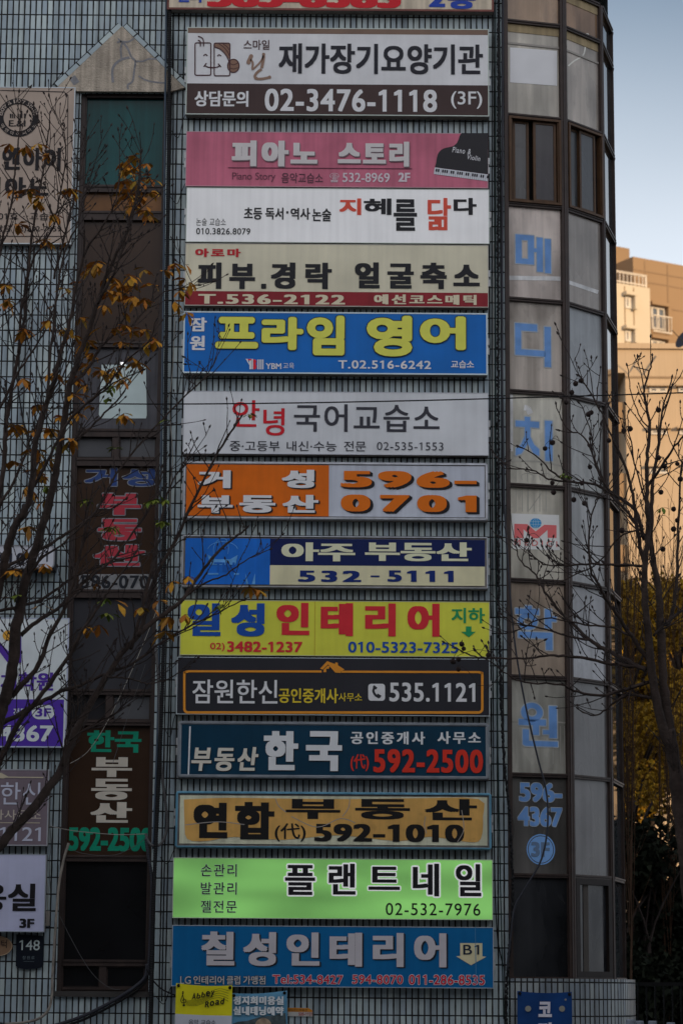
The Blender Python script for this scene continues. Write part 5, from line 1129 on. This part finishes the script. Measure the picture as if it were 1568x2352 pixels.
# --- right tree
YR = -3.6
right_limbs = [
 ([(1596, 2560), (1592, 2300), (1585, 2100), (1572, 1940), (1556, 1830), (1548, 1756), (1534, 1676)], 44, 30, YR, YR),
 ([(1556, 1830), (1548, 1756), (1522, 1676), (1502, 1590), (1492, 1518), (1488, 1446), (1482, 1403), (1479, 1331), (1482, 1273), (1488, 1215), (1484, 1158), (1485, 1112), (1485, 1054), (1491, 982), (1482, 925), (1478, 899), (1491, 852), (1497, 818)], 27, 3, YR, YR - .3),
 ([(1550, 1770), (1536, 1676), (1522, 1570), (1517, 1475), (1514, 1388), (1508, 1331), (1496, 1273), (1493, 1230), (1496, 1150), (1499, 1097), (1514, 997), (1520, 939), (1543, 868)], 27, 3, YR, YR + .4),
 ([(1516, 1430), (1537, 1428), (1548, 1380), (1554, 1302), (1557, 1215), (1560, 1120), (1572, 1040)], 12, 4, YR + .2, YR + .8),
 ([(1484, 1540), (1427, 1512), (1390, 1492), (1352, 1469), (1318, 1437), (1289, 1408), (1260, 1374), (1240, 1342), (1226, 1316), (1191, 1285), (1184, 1245)], 12, 2.6, YR, YR + 1.2),
 ([(1497, 1530), (1448, 1460), (1419, 1417), (1390, 1374), (1370, 1336), (1353, 1299), (1355, 1201), (1370, 1143)], 12, 3, YR, YR - .8),
 ([(1489, 1534), (1404, 1524), (1318, 1509), (1260, 1506), (1203, 1512), (1116, 1512), (1075, 1503), (1045, 1488)], 9, 2.5, YR, YR + .8),
 ([(1490, 1568), (1419, 1587), (1376, 1598), (1318, 1587), (1286, 1572), (1203, 1567), (1165, 1549), (1116, 1512)], 9, 2.5, YR, YR - .6),
 ([(1502, 1604), (1448, 1596), (1419, 1607), (1390, 1630), (1361, 1644), (1327, 1630)], 8, 2.5, YR, YR + .3),
 ([(1478, 1301), (1404, 1296), (1347, 1296), (1289, 1299), (1246, 1296), (1217, 1268)], 7, 2.5, YR, YR + .6),
 ([(1478, 1240), (1456, 1169), (1404, 1135), (1361, 1112), (1304, 1106), (1266, 1083), (1232, 1048), (1191, 1025)], 10, 2.6, YR, YR + 1),
 ([(1480, 1300), (1466, 1240), (1456, 1160), (1444, 1103), (1427, 1054), (1404, 1005), (1376, 939), (1347, 890), (1330, 864)], 11, 2.5, YR, YR - .4),
 ([(1456, 1200), (1430, 1165), (1404, 1140), (1376, 1083), (1341, 1005), (1301, 985), (1275, 930)], 7, 2.5, YR + .2, YR + .9),
 ([(1486, 1118), (1520, 1068), (1548, 1025), (1580, 990)], 8, 4, YR, YR - .5),
 ([(1304, 1106), (1260, 1100), (1220, 1080), (1165, 1076), (1147, 1066)], 5, 2.2, YR + .6, YR + 1.2),
 ([(1404, 1135), (1370, 1080), (1362, 1030), (1349, 970), (1331, 925)], 5, 2.2, YR, YR - .2),
 ([(1352, 1469), (1300, 1460), (1230, 1440), (1180, 1430), (1150, 1410)], 6, 2.2, YR + .3, YR + .5),
 ([(1478, 1215), (1420, 1235), (1376, 1290), (1300, 1330), (1262, 1345)], 5, 2, YR + .1, YR + .4),
 ([(1448, 1460), (1400, 1440), (1340, 1434), (1250, 1420), (1185, 1450), (1150, 1455)], 6, 2, YR + .2, YR + .8),
 ([(1499, 1460), (1540, 1420), (1580, 1395)], 6, 4, YR, YR + .3),
 ([(1491, 982), (1470, 960), (1450, 905), (1440, 842)], 4, 2.2, YR, YR),
 ([(1482, 1150), (1460, 1080), (1445, 1000), (1440, 950)], 5, 2.2, YR + .2, YR + .2),
]
o = thing('street_tree', at(1592, 2392, YR), 'bare tree at the right with many round dark fruits hanging from its twigs', 'tree')
rnd.seed(5); tb_, tw = MB(), MB(); grow(right_limbs, tb_, tw, dens=1.0, up=.25, tl=(.15, .6)); 
fr_pts = [R8(x, y) for x, y in ((755, 1075), (710, 1100), (680, 1170), (635, 1250), (835, 1330), (812, 1345), (525, 1570), (467, 1617), (975, 1553), (1095, 1475), (1145, 1460), (1370, 1310), (1370, 1690), (825, 1765), (760, 1895), (525, 1890), (535, 1968), (695, 2025), (780, 2055), (1415, 1755), (1520, 1740), (1545, 1860), (1390, 1965), (1490, 2100))]
fr_pts += [R9(x, y) for x, y in ((320, 388), (1080, 310), (1490, 300), (1405, 460), (1520, 230))] + [F5(x, y) for x, y in ((1410, 290), (1385, 340), (1360, 350), (1525, 320), (1385, 386), (1400, 268))]
tb_.build('trunk', bark, o, smooth=True)
tips = [Vector(v_) for v_ in tw.v[::3]] + [Vector(v_) for v_ in tb_.v[::6]]
for i, (u, v) in enumerate(fr_pts):
    p = at(u, v, YR + rnd.uniform(-.4, .6)); r_ = .032 * rnd.uniform(.85, 1.12)
    hk = min(tips, key=lambda t: (t - p - Vector((0, 0, .08))).length); tw.tube(spline([p + Vector((0, 0, r_ * .8)), p + Vector((.006, 0, .05)), p.lerp(hk, .55) + Vector((0, 0, .07)), hk], 4), .003, 4)
    if i == 0:
        fm_ = MB(); fm_.ball((0, 0, 0), .032, 10, 7)
        for k in range(26):
            a, b_ = rnd.uniform(0, 6.28), math.acos(rnd.uniform(-1, 1)); n_ = Vector((math.sin(b_) * math.cos(a), math.sin(b_) * math.sin(a), math.cos(b_))); fm_.tube([n_ * .029, n_ * .037], [.004, .0005], 4)
        f0 = fm_.build('fruit', mat('dark_seed_ball', (34, 26, 24), .9, var=.3, scale=40), o, smooth=True); fo = f0
    else:
        fo = f0.copy(); COL.objects.link(fo)
    fo.location = p; fo.scale = (r_ / .032,) * 3; fo.rotation_euler = (rnd.uniform(0, 3), rnd.uniform(0, 3), 0)
tw.build('twigs', bark2, o)
lg = MB(); tw2 = MB()
for u, v in ((1292, 1088), (1300, 1092), (1520, 1165)):
    palmate(lg, tw2, at(u, v, YR), .1, 4)
lg.build('green_leaves', lgm, o, smooth=True)

# ------------------------------------------------------------------ behind: ginkgo trees, thicket, fence
gk = mat('ginkgo_leaf', (9, 8, 7), .7, var=.2, scale=3, island=[(.30, .165, .010), (.40, .225, .012), (.48, .28, .02), (.33, .185, .010), (.20, .115, .010), (.37, .20, .008)])
def leafcloud(mb, blobs, n, s):
    for k in range(n):
        cx, cy, cz, rx, rz = rnd.choice(blobs); 
        while True:
            a = Vector((rnd.uniform(-1, 1), rnd.uniform(-1, 1), rnd.uniform(-1, 1)))
            if .25 < a.length < 1: break
        p = Vector((cx + a.x * rx, cy + a.y * rx, cz + a.z * rz)); ax = Vector((rnd.gauss(0, 1), rnd.gauss(0, 1), rnd.gauss(0, 1))).normalized(); bx = ax.orthogonal().normalized(); cxv = ax.cross(bx); q = s * rnd.uniform(.6, 1.3)
        mb.face([p, p + bx * q + cxv * q * .55, p + bx * q * 1.15, p + bx * q - cxv * q * .55])
def back_tree(name, label, u, Yb, vtop, vbot_crown, blobs_uv, n, s, leafm, trunk_px, group, bark_m=bark2):
    base = at(u, 2290, Yb); base.z = 0; top = at(u, vtop, Yb); o = thing(name, base, label, 'tree', group)
    t_ = MB(); k = mpp(Yb) / 2; zt = top.z
    t_.tube(spline([base, base + Vector((.1, 0, zt * .35)), base + Vector((-.1, .1, zt * .7)), Vector((top.x, Yb, zt * .98))], 6), [trunk_px * k * (1 - .85 * i / 18) for i in range(19)], 8)
    bl_ = []
    for (bu, bv, br, bz) in blobs_uv:
        c = at(bu, bv, Yb + rnd.uniform(-1, 1)); bl_.append((c.x, c.y, c.z, br * mpp(Yb), bz * mpp(Yb)))
        z0 = max(1.0, c.z - abs(c.x - base.x) * 1.1 - .8); t_.tube(spline([Vector((base.x, Yb, z0)), Vector(((base.x + c.x) / 2, c.y, (z0 + c.z) / 2 + .1)), c, c + Vector((rnd.uniform(-.4, .4), 0, br * mpp(Yb) * .8))], 4), [trunk_px * k * .4 * (1 - .85 * i / 12) for i in range(13)], 6)
    t_.build('trunk', bark_m, o, smooth=True)
    if n:
        lm = MB(); leafcloud(lm, bl_, n, s); lm.build('crown', leafm, o)
    return o
GT = 'yellow ginkgo trees behind the building'
rnd.seed(21)
def blobs(n, u0, u1, v0, v1, r0, r1): return [(rnd.uniform(u0, u1), rnd.uniform(v0, v1), rnd.uniform(r0, r1), rnd.uniform(r0, r1)) for _ in range(n)]
back_tree('ginkgo_tree', 'yellow ginkgo tree showing between the bay and the bare right tree', 1450, 16, 1300, 1900, blobs(26, 1415, 1560, 1360, 1800, 34, 60), 19000, .07, gk, 22, GT)
back_tree('ginkgo_tree', 'yellow ginkgo tree at the right edge of the photo, behind the bare tree', 1585, 19, 1250, 1950, blobs(28, 1500, 1690, 1350, 1860, 36, 66), 19000, .08, gk, 26, GT)
back_tree('ginkgo_tree', 'darker ginkgo tree furthest back, low behind the bare tree trunk', 1500, 26, 1340, 1950, blobs(26, 1420, 1660, 1440, 1860, 40, 70), 15000, .11, gk, 26, GT)
back_tree('ginkgo_tree', 'yellow ginkgo tree out of frame, right of the one at the edge of the photo', 1900, 17, 1250, 1950, blobs(22, 1790, 2010, 1350, 1860, 40, 70), 8000, .12, gk, 26, GT)
# thin bare saplings with many fine twigs
sap = mat('sapling_bark', (52, 38, 28), .9, var=.3, scale=6)
def sapling(label, u, Yb, vtop, n):
    base = at(u, 2290, Yb); base.z = 0; o = thing('bare_sapling', base, label, 'tree', 'thin bare saplings behind the right tree'); t_ = MB(); tw_ = MB()
    for k in range(n):
        top = at(u + rnd.gauss(0, 34), vtop + rnd.uniform(0, 190), Yb + rnd.uniform(-.8, .8)); h = rnd.uniform(.15, .5); b0 = Vector((base.x, Yb, top.z * h)) if k else base
        q = spline([b0, b0.lerp(top, .45) + Vector((rnd.uniform(-.15, .15), 0, .1)), top], 6); r0 = .008 if k else .022
        t_.tube(q, [max(.004, r0 * (1 - .8 * i / (len(q) - 1))) for i in range(len(q))], 5)
        for i in range(2, len(q) - 1):
            if rnd.random() < .8:
                d = (q[i + 1] - q[i]).normalized() + Vector((rnd.uniform(-.7, .7), rnd.uniform(-.5, .5), .2)); tw_.tube([q[i], q[i] + d * .25, q[i] + d * .5 + Vector((0, 0, .1))], [.005, .004, .002], 4)
    t_.build('trunk', sap, o); tw_.build('twigs', sap, o)
sapling('thin bare sapling with upright twigs close behind the bay edge', 1446, 9, 1100, 22); sapling('thin bare sapling with upright twigs right of the tall bare trunk', 1540, 11, 1130, 22)
# dark evergreen shrubs and the iron fence low at the right
ev = mat('dark_evergreen_leaf', (7, 7, 7), .8, var=.3, scale=4, island=[(.008, .012, .006), (.013, .018, .008), (.010, .013, .008)])
for i, (u, Yb, v) in enumerate(((1462, 11, 1850), (1528, 12.5, 1880), (1590, 11.5, 1900), (1790, 11, 1800), (1930, 12.5, 1820))):
    base = at(u, 2290, Yb); base.z = 0; o = thing('evergreen_shrub', base, ('tall dark evergreen shrub touching the bay base', 'dark evergreen shrub in the middle of the gap right of the bay', 'dark evergreen shrub at the right edge above the fence', 'dark evergreen shrub out of frame, first past the right edge', 'dark evergreen shrub out of frame, second past the right edge')[i], 'shrub', 'dark shrubs behind the iron fence')
    zt = at(u, v, Yb).z; s_ = MB()
    for k in range(7): s_.tube(spline([base, base + Vector((rnd.uniform(-.3, .3), rnd.uniform(-.3, .3), zt * .5)), base + Vector((rnd.uniform(-.8, .8), rnd.uniform(-.6, .6), zt * rnd.uniform(.7, .95)))], 5), [.05, .045, .04, .04, .03, .03, .02, .02, .015, .01, .008], 5)
    s_.build('trunk', bark2, o); c_ = MB(); leafcloud(c_, [(base.x + rnd.uniform(-.55, .55), Yb + rnd.uniform(-.4, .8), zt * rnd.uniform(.12, .86), .55, .6) for _ in range(16)], 9000, .1); c_.build('foliage', ev, o)
iron = mat('black_iron', (9, 9, 9), .5, var=.2); wp = mat('pale_post_paint', (92, 98, 106), .6, var=.2)
YFc = 3.0; x0, x1 = at(1462, 2300, YFc).x, at(1740, 2300, YFc).x; zt = at(1500, 2256, YFc).z
o = thing('iron_fence', ((x0 + x1) / 2, YFc, 0), 'black iron bar fence beside the rounded tiled base', 'fence')
b_ = MB(); b_.box(x0, x1, YFc - .02, YFc + .02, zt - .05, zt); b_.box(x0, x1, YFc - .02, YFc + .02, .2, .25); b_.build('rail', iron, o)
b_ = MB()
for k in range(int((x1 - x0) / .12)): b_.box(x0 + k * .12, x0 + k * .12 + .022, YFc - .011, YFc + .011, .13, zt - .05)
b_.build('fence_bar', iron, o)
for k, (x, v) in enumerate(((1146, 2140), (1218, 2152), (1322, 2152), (1468, 2165))):
    q = at(*R10(x, v), -6.2); o = thing('bollard', (q.x, -6.2, 0.13), ('pale slim bollard under the rounded tiled base, nearest the blue banner', 'second pale slim bollard from the blue banner', 'pale slim bollard just right of the rounded tiled base', 'pale slim bollard nearest the right edge of the photo')[k], 'bollard', 'slim bollards along the kerb')
    b_ = MB(); b_.tube([(q.x, -6.2, .13), (q.x, -6.2, q.z - .01), (q.x, -6.2, q.z)], [.045, .045, .036], 12); b_.build('post', wp, o, smooth=False); b_ = MB(); b_.tube([(q.x, -6.2, .13), (q.x, -6.2, .16)], .075, 12); b_.build('base', iron, o)

# ------------------------------------------------------------------ the sunlit apartment block far behind
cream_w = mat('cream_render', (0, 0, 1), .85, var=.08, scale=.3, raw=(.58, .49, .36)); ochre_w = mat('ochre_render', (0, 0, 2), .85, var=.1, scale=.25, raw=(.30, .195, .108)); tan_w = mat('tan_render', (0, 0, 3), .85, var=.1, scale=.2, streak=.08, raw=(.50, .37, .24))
glass_f = mat('far_window_glass', (70, 76, 84), .08, var=.2, scale=1); white_f = mat('white_window_frame', (0, 0, 4), .6, raw=(.66, .60, .52)); rail_f = mat('pale_balcony_rail', (0, 0, 5), .6, raw=(.62, .54, .44)); sh_f = mat('shaded_recess_wall', (0, 0, 6), .9, raw=(.10, .10, .10))
YA = 70.0; ANG = R(29); ca, sa = math.cos(ANG), math.sin(ANG)
A0 = at(1413, 900, YA); A0 = Vector((A0.x, A0.y, 0))
dA = Vector((ca, sa, 0)); nA = Vector((-sa, ca, 0))
def onA(u, v, off=0.0):           # a frame point on the block's turned front, as (s along the front, z)
    o_ = A0 + nA * off; r_ = ray(u, v); c0 = Vector((0, -D, EYE)); t = (o_ - c0).dot(nA) / r_.dot(nA); p = c0 + r_ * t; return ((p - A0).dot(dA), p.z)
def abox(mb, s0, s1, n0, n1, z0, z1): mb.obox(A0 + dA * (s0 + s1) / 2 + nA * (n0 + n1) / 2 + Vector((0, 0, (z0 + z1) / 2)), dA, nA, (0, 0, 1), abs(s1 - s0) / 2, abs(n1 - n0) / 2, abs(z1 - z0) / 2)
AP = thing('apartment_building', tuple(A0), 'sunlit ochre and cream apartment building far behind on the right', 'building')
FA = Fr(2200 / 1.5944, 850 / 1.5944, 5.2267 * 1.5944)
s_l, _ = onA(1380, 700); s_c, _ = onA(*FA(935, 1500)); zc = onA(*FA(600, 1020))[1]
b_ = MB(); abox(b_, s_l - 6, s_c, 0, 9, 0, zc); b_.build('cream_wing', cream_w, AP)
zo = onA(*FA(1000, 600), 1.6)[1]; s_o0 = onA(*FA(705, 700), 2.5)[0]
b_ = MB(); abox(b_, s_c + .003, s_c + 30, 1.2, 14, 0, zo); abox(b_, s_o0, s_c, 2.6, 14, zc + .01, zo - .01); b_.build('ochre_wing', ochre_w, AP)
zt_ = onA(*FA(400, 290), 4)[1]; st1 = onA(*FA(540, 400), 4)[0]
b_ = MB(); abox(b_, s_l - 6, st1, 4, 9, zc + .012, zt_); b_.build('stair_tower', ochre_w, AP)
# joints of the cladding
b_ = MB()
for u in (835, 1268): s0 = onA(*FA(u, 1000), 1.2)[0]; abox(b_, s0 - .03, s0 + .03, 1.185, 1.2, 0, zo - .1)
for v in (800, 1000, 1440): z0 = onA(*FA(1100, v), 1.2)[1]; abox(b_, s_c + .01, s_c + 29, 1.187, 1.2, z0 - .03, z0 + .03)
for u in (447, 618): s0 = onA(*FA(u, 1300))[0]; abox(b_, s0 - .025, s0 + .025, -.012, 0, 0, zc - .1)
b_.build('cladding_joint', mat('joint_brown', (0, 0, 7), .9, raw=(.26, .17, .1)), AP)
def far_win(u0, v0, u1, v1, off, rail=False):
    s0, z1 = onA(*FA(u0, v0), off); s1, z0 = onA(*FA(u1, v1), off); w = s1 - s0
    f = MB(); t = .09
    for q in ((s0, s1, z1 - t, z1), (s0, s1, z0, z0 + t), (s0, s0 + t, z0 + t, z1 - t), (s1 - t, s1, z0 + t, z1 - t), (s0 + w * .42, s0 + w * .42 + t * 1.2, z0 + t, z1 - t)): abox(f, q[0], q[1], off - .05, off + .02, q[2], q[3])
    fo = f.build('window', white_f, AP)
    g_ = MB(); abox(g_, s0 + t, s0 + w * .42, off - .012, off + .01, z0 + t, z1 - t); abox(g_, s0 + w * .42 + t * 1.2, s1 - t, off - .02, off + .01, z0 + t, z1 - t); g_.build('pane', glass_f, fo)
    h_ = MB(); abox(h_, s0 - .12, s1 + .12, off - .30, off, z1 + .01, z1 + .16); abox(h_, s1 + .005, s1 + .14, off - .28, off, z0 - .05, z1 + .01); h_.build('window_hood', cream_w if off == 0 else ochre_w, fo)
    if rail:
        r_ = MB(); zz = z0 + (z1 - z0) * .55; abox(r_, s0 - .1, s1 + .15, off - .34, off - .28, zz - .05, zz); abox(r_, s0 - .1, s1 + .15, off - .34, off - .28, z0 - .2, z0 - .14)
        k = 0
        while s0 - .1 + k * .16 < s1 + .15: abox(r_, s0 - .1 + k * .16, s0 - .07 + k * .16, off - .325, off - .295, z0 - .14, zz - .05); k += 1
        r_.build('balcony_rail', rail_f, fo)
far_win(447, 1225, 575, 1475, 0); far_win(447, 1870, 575, 2110, 0); far_win(940, 1415, 1215, 1895, 1.2, True); far_win(940, 2050, 1215, 2330, 1.2, True); far_win(447, 2500, 575, 2740, 0)
r_ = MB(); s1 = onA(*FA(905, 1000))[0]; hz = onA(*FA(905, 800))[1] - onA(*FA(905, 1055))[1]
for zz in (zc + .1, zc + hz * .86, zc + hz - .05): abox(r_, s_l - 5.9, s1, .12, .17, zz, zz + .06)
k = 0
while s_l - 5.9 + k * .2 < s1:
    wd_ = .09 if k % 10 == 0 else .035; abox(r_, s1 - k * .2 - wd_, s1 - k * .2, .125, .165, zc + .01, zc + hz - .05); k += 1
r_.build('roof_rail', rail_f, AP)
r_ = MB()
for k in range(9): s0 = s_o0 + .8 + k * 2.1; abox(r_, s0, s0 + .06, 2.7, 2.76, zo, zo + .35)
r_.build('lightning_rod', mat('rod_grey', (60, 58, 56), .5), AP)
# the plain tan house in front of it
YH = 38.0
HB = thing('tan_house', (at(1500, 1200, YH).x, YH, 0), 'plain tan rendered house standing in the sun in front of the far apartments', 'building')
xh0 = at(1370, 1000, YH).x; xh1 = 27.0; zh = at(1500, 802, YH).z; xr = at(1437, 1000, YH).x; zr0 = at(1420, 856, YH).z
b_ = MB(); b_.box(xr, xh1, YH, YH + 9, 0, zh); b_.box(xh0, xr - .002, YH + .0, YH + 9, zr0, zh - .004); b_.box(xh0, xr - .002, YH + 1.6, YH + 9, 0, zr0 - .004); b_.build('wall', tan_w, HB)
b_ = MB(); b_.box(xh0, xh1 + .1, YH - .08, YH + 9.05, zh + .001, zh + .16); b_.build('parapet', tan_w, HB)
b_ = MB(); z_ = at(1500, 866, YH).z; b_.box(xr + .01, xh1, YH - .02, YH - .001, z_ - .04, z_ + .02); b_.build('joint_line', mat('joint_tan', (0, 0, 8), .9, raw=(.3, .21, .13)), HB)
for v0, v1 in ((922, 990), (1085, 1150), (1250, 1310)):      # recessed balconies
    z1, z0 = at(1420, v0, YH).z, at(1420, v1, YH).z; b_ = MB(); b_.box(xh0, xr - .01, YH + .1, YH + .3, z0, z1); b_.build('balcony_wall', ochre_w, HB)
FH = Fr(2200 / 1.5944, 1250 / 1.5944, 5.2267 * 1.5944)
for u0, v0, u1, v1 in ((915, 880, 1255, 985), (945, 1690, 1265, 1790), (1470, 880, 1800, 985), (1490, 1690, 1800, 1790), (920, 2420, 1265, 2540)):
    a, c = at(*FH(u0, v0), YH), at(*FH(u1, v1), YH); f = MB(); t = .06
    for q in ((a.x, c.x, a.z - t, a.z), (a.x, c.x, c.z, c.z + t), (a.x, a.x + t, c.z + t, a.z - t), (c.x - t, c.x, c.z + t, a.z - t), ((a.x + c.x) / 2 - t, (a.x + c.x) / 2 + t, c.z + t, a.z - t)): f.box(q[0], q[1], YH - .04, YH + .01, q[2], q[3])
    fo = f.build('window', white_f, HB); g_ = MB(); g_.box(a.x + t, c.x - t, YH - .014, YH + .005, c.z + t, a.z - t); g_.build('pane', glass_f, fo)
    h_ = MB(); h_.box(a.x - .08, c.x + .08, YH - .2, YH - .001, a.z + .004, a.z + .08); h_.build('window_hood', tan_w, fo)
# dish-like dark vent on the right
q = at(*FA(1585, 2060), 36.5); o = thing('satellite_dish', (q.x, q.y, q.z - .5), 'dark grey satellite dish above the tan house at the right edge', 'satellite dish')
d_ = MB(); nrm = Vector((-.75, -.5, .42)).normalized(); ax = nrm.orthogonal().normalized(); bx = nrm.cross(ax); rings = []
for j in range(6):
    r0 = .30 * j / 5; rings.append([q + nrm * (r0 * r0 * .5) + (ax * math.cos(6.2832 * k / 20) + bx * math.sin(6.2832 * k / 20)) * r0 for k in range(20)])
for A_, B_ in zip(rings, rings[1:]):
    for k in range(20): d_.face([A_[k], A_[(k + 1) % 20], B_[(k + 1) % 20], B_[k]])
d_.build('dish', mat('dish_grey', (44, 43, 48), .6), o, smooth=True); d_ = MB(); d_.tube([q - nrm * .05, q - nrm * .2 + Vector((0, 0, -.2)), Vector((q.x + .3, q.y + .4, zh + .1))], .03, 6); d_.tube([q + ax * .28, q + nrm * .5], .012, 5); d_.build('dish_arm', iron, o)

# ------------------------------------------------------------------ across the street, behind the viewpoint: the blocks that keep the signs in shade
def block(name, label, x0, x1, y0, y1, h, m, floors, nwin):
    o = thing(name, ((x0 + x1) / 2, (y0 + y1) / 2, 0), label, 'building', 'blocks on the far side of the street'); b_ = MB(); b_.box(x0, x1, y0, y1, 0, h); b_.box(x0 + 1, x1 - 1, y0 + 1, y1 - 1, h, h + 1.2); b_.build('wall', m, o)
    f = MB(); g_ = MB(); fh = h / floors
    for i in range(floors):
        for j in range(nwin):
            w = (x1 - x0) / nwin; xa, xb = x0 + j * w + w * .2, x0 + j * w + w * .8; za, zb = i * fh + fh * .28, i * fh + fh * .85
            g_.box(xa, xb, y1, y1 + .03, za, zb)
            for q in ((xa - .08, xb + .08, zb, zb + .1), (xa - .08, xb + .08, za - .1, za), (xa - .08, xa, za, zb), (xb, xb + .08, za, zb), ((xa + xb) / 2 - .04, (xa + xb) / 2 + .04, za, zb)): f.box(q[0], q[1], y1, y1 + .08, q[2], q[3])
    g_.build('window_glass', glass_f, o)['kind'] = 'stuff'; f.build('window_frame', white_f, o)['kind'] = 'stuff'
far_a = mat('pale_concrete', (0, 0, 9), .85, var=.15, scale=.3, raw=(.38, .36, .33)); far_b = mat('warm_brick', (0, 0, 10), .85, var=.2, scale=.3, raw=(.26, .17, .13)); far_c = mat('white_render', (0, 0, 11), .85, var=.1, scale=.3, raw=(.6, .59, .57))
block('office_block', 'long pale concrete block across the street, behind the viewpoint on the right', 25, 66, -62, -46, 28, far_a, 8, 9)
block('brick_block', 'tall brick block across the street, behind the viewpoint on the left', -46, -8, -60, -46, 21, far_b, 6, 10)
block('white_block', 'white rendered block between the taller blocks across the street', -7, 25, -64, -48, 19, far_c, 5, 8)

# evergreens added just outside the frame to shade the lower facade
rnd.seed(33)
for i, (x, y, h, r_) in enumerate(((-6.3, -6.6, 6.4, 2.0), (-11.0, -6.5, 7.2, 2.4), (6.6, -6.6, 6.2, 2.0), (11.5, -6.4, 7.0, 2.4))):
    o = thing('added_shade_tree', (x, y, .1), ('added evergreen shade tree out of frame, first beyond the chestnut', 'added evergreen shade tree out of frame, second beyond the chestnut', 'added evergreen shade tree out of frame, first beyond the bare right tree', 'added evergreen shade tree out of frame, second beyond the bare right tree')[i], 'tree', 'added evergreen shade trees along the kerb')
    t_ = MB(); t_.tube(spline([Vector((x, y, .1)), Vector((x + .05, y, h * .4)), Vector((x, y + .05, h * .85))], 6), [.16 - .009 * j for j in range(13)], 9)
    bl_ = [(x + rnd.uniform(-.6, .6) * r_, y + rnd.uniform(-.6, .6) * r_, h * rnd.uniform(.28, .9), r_ * .55, r_ * .5) for _ in range(18)]
    for c in bl_: t_.tube([Vector((x, y, c[2] - .8)), Vector((c[0], c[1], c[2]))], [.05, .015], 5)
    t_.build('trunk', bark, o, smooth=True); c_ = MB(); leafcloud(c_, bl_, 6000, .22); c_.build('crown', ev, o)

# ------------------------------------------------------------------ parked car, only its roof shows at the lower left
YC = -9.0; pr = at(38, 2350, YC); rz = at(-10, 2318, YC).z
CX = pr.x - .25
o = thing('parked_car', (CX - 1.5, YC, 0), 'silver blue parked car, only its rounded roof corner showing at the lower left', 'car')
paint = mat('silver_blue_paint', (0, 0, 12), .22, metal=.3, var=.05, raw=(.24, .29, .36)); blackp = mat('black_rubber', (14, 14, 14), .8); glc = mat('car_glass', (20, 24, 28), .05, var=.05); rimm_ = mat('alloy_rim', (140, 140, 144), .3, metal=.8)
def loft(mb, secs):
    for A_, B_ in zip(secs, secs[1:]):
        for k in range(len(A_)): mb.face([A_[k], A_[(k + 1) % len(A_)], B_[(k + 1) % len(B_)], B_[k]])
    mb.face(secs[0][::-1]); mb.face(secs[-1])
def sec(x, w, z0, z1, r=.12, n=4):
    o_ = []
    for sy, zz, a in ((1, z1, 0), (-1, z1, 90), (-1, z0, 180), (1, z0, 270)):
        for k in range(n + 1):
            t = R(a + 90 * k / n); rr = min(r, (z1 - z0) * .4); cy = sy * (w - rr); cz_ = zz - rr if a < 180 else zz + rr; o_.append((CX + x, YC + cy + rr * math.cos(t), cz_ + rr * math.sin(t)))
    return o_
b_ = MB(); loft(b_, [sec(x, w, z0, z1) for x, w, z0, z1 in ((-3.45, .62, .45, .78), (-3.35, .8, .3, .92), (-2.6, .9, .25, 1.02), (-1.2, .91, .22, 1.0), (0, .9, .22, .97), (.7, .88, .25, .9), (1.05, .78, .32, .8), (1.12, .6, .45, .66))]); b_.build('body', paint, o, smooth=True)
b_ = MB(); loft(b_, [sec(x, w, .9, z1, .2) for x, w, z1 in ((-3.1, .72, .98), (-2.5, .70, rz - .10), (-2.0, .68, rz - .02), (-1.2, .67, rz), (-.5, .68, rz - .02), (-.05, .70, rz - .1), (.62, .74, .97))]); cab_ = b_.build('cabin', paint, o, smooth=True)
b_ = MB()
for sy in (-1, 1):
    for q in ([(-2.75, .99), (-2.35, rz - .18), (-1.45, rz - .12), (-1.45, .99)], [(-1.37, .99), (-1.37, rz - .12), (-.4, rz - .16), (.25, .99)]): b_.face([(CX + x, YC + sy * .712, z) for x, z in q])
b_.build('side_window', glc, cab_)
b_ = MB(); b_.face([(CX + .64, YC - .62, 1.0), (CX + .64, YC + .62, 1.0), (CX + .03, YC + .58, rz - .12), (CX + .03, YC - .58, rz - .12)]); b_.build('windscreen', glc, cab_)
for x in (-2.55, .35):
    for sy in (-1, 1):
        t_ = MB(); t_.tube([(CX + x, YC + sy * .70, .32), (CX + x, YC + sy * .72, .32), (CX + x, YC + sy * .90, .32), (CX + x, YC + sy * .92, .32)], [.28, .32, .32, .28], 24); wh = t_.build('wheel', blackp, o); t_ = MB(); t_.tube([(CX + x, YC + sy * .915, .32), (CX + x, YC + sy * .93, .32)], .2, 16); t_.build('rim', rimm_, wh)
for sy in (-1, 1):
    t_ = MB(); t_.ball((CX + 1.0, YC + sy * .6, .7), .13, 10, 6, (.6, 1, .6)); t_.build('headlight', mat('lamp_glass', (170, 174, 180), .1), o); t_ = MB(); t_.ball((CX - 3.36, YC + sy * .62, .8), .12, 10, 6, (.5, 1, .6)); t_.build('tail_light', mat('red_lamp_glass', (120, 14, 16), .2), o)
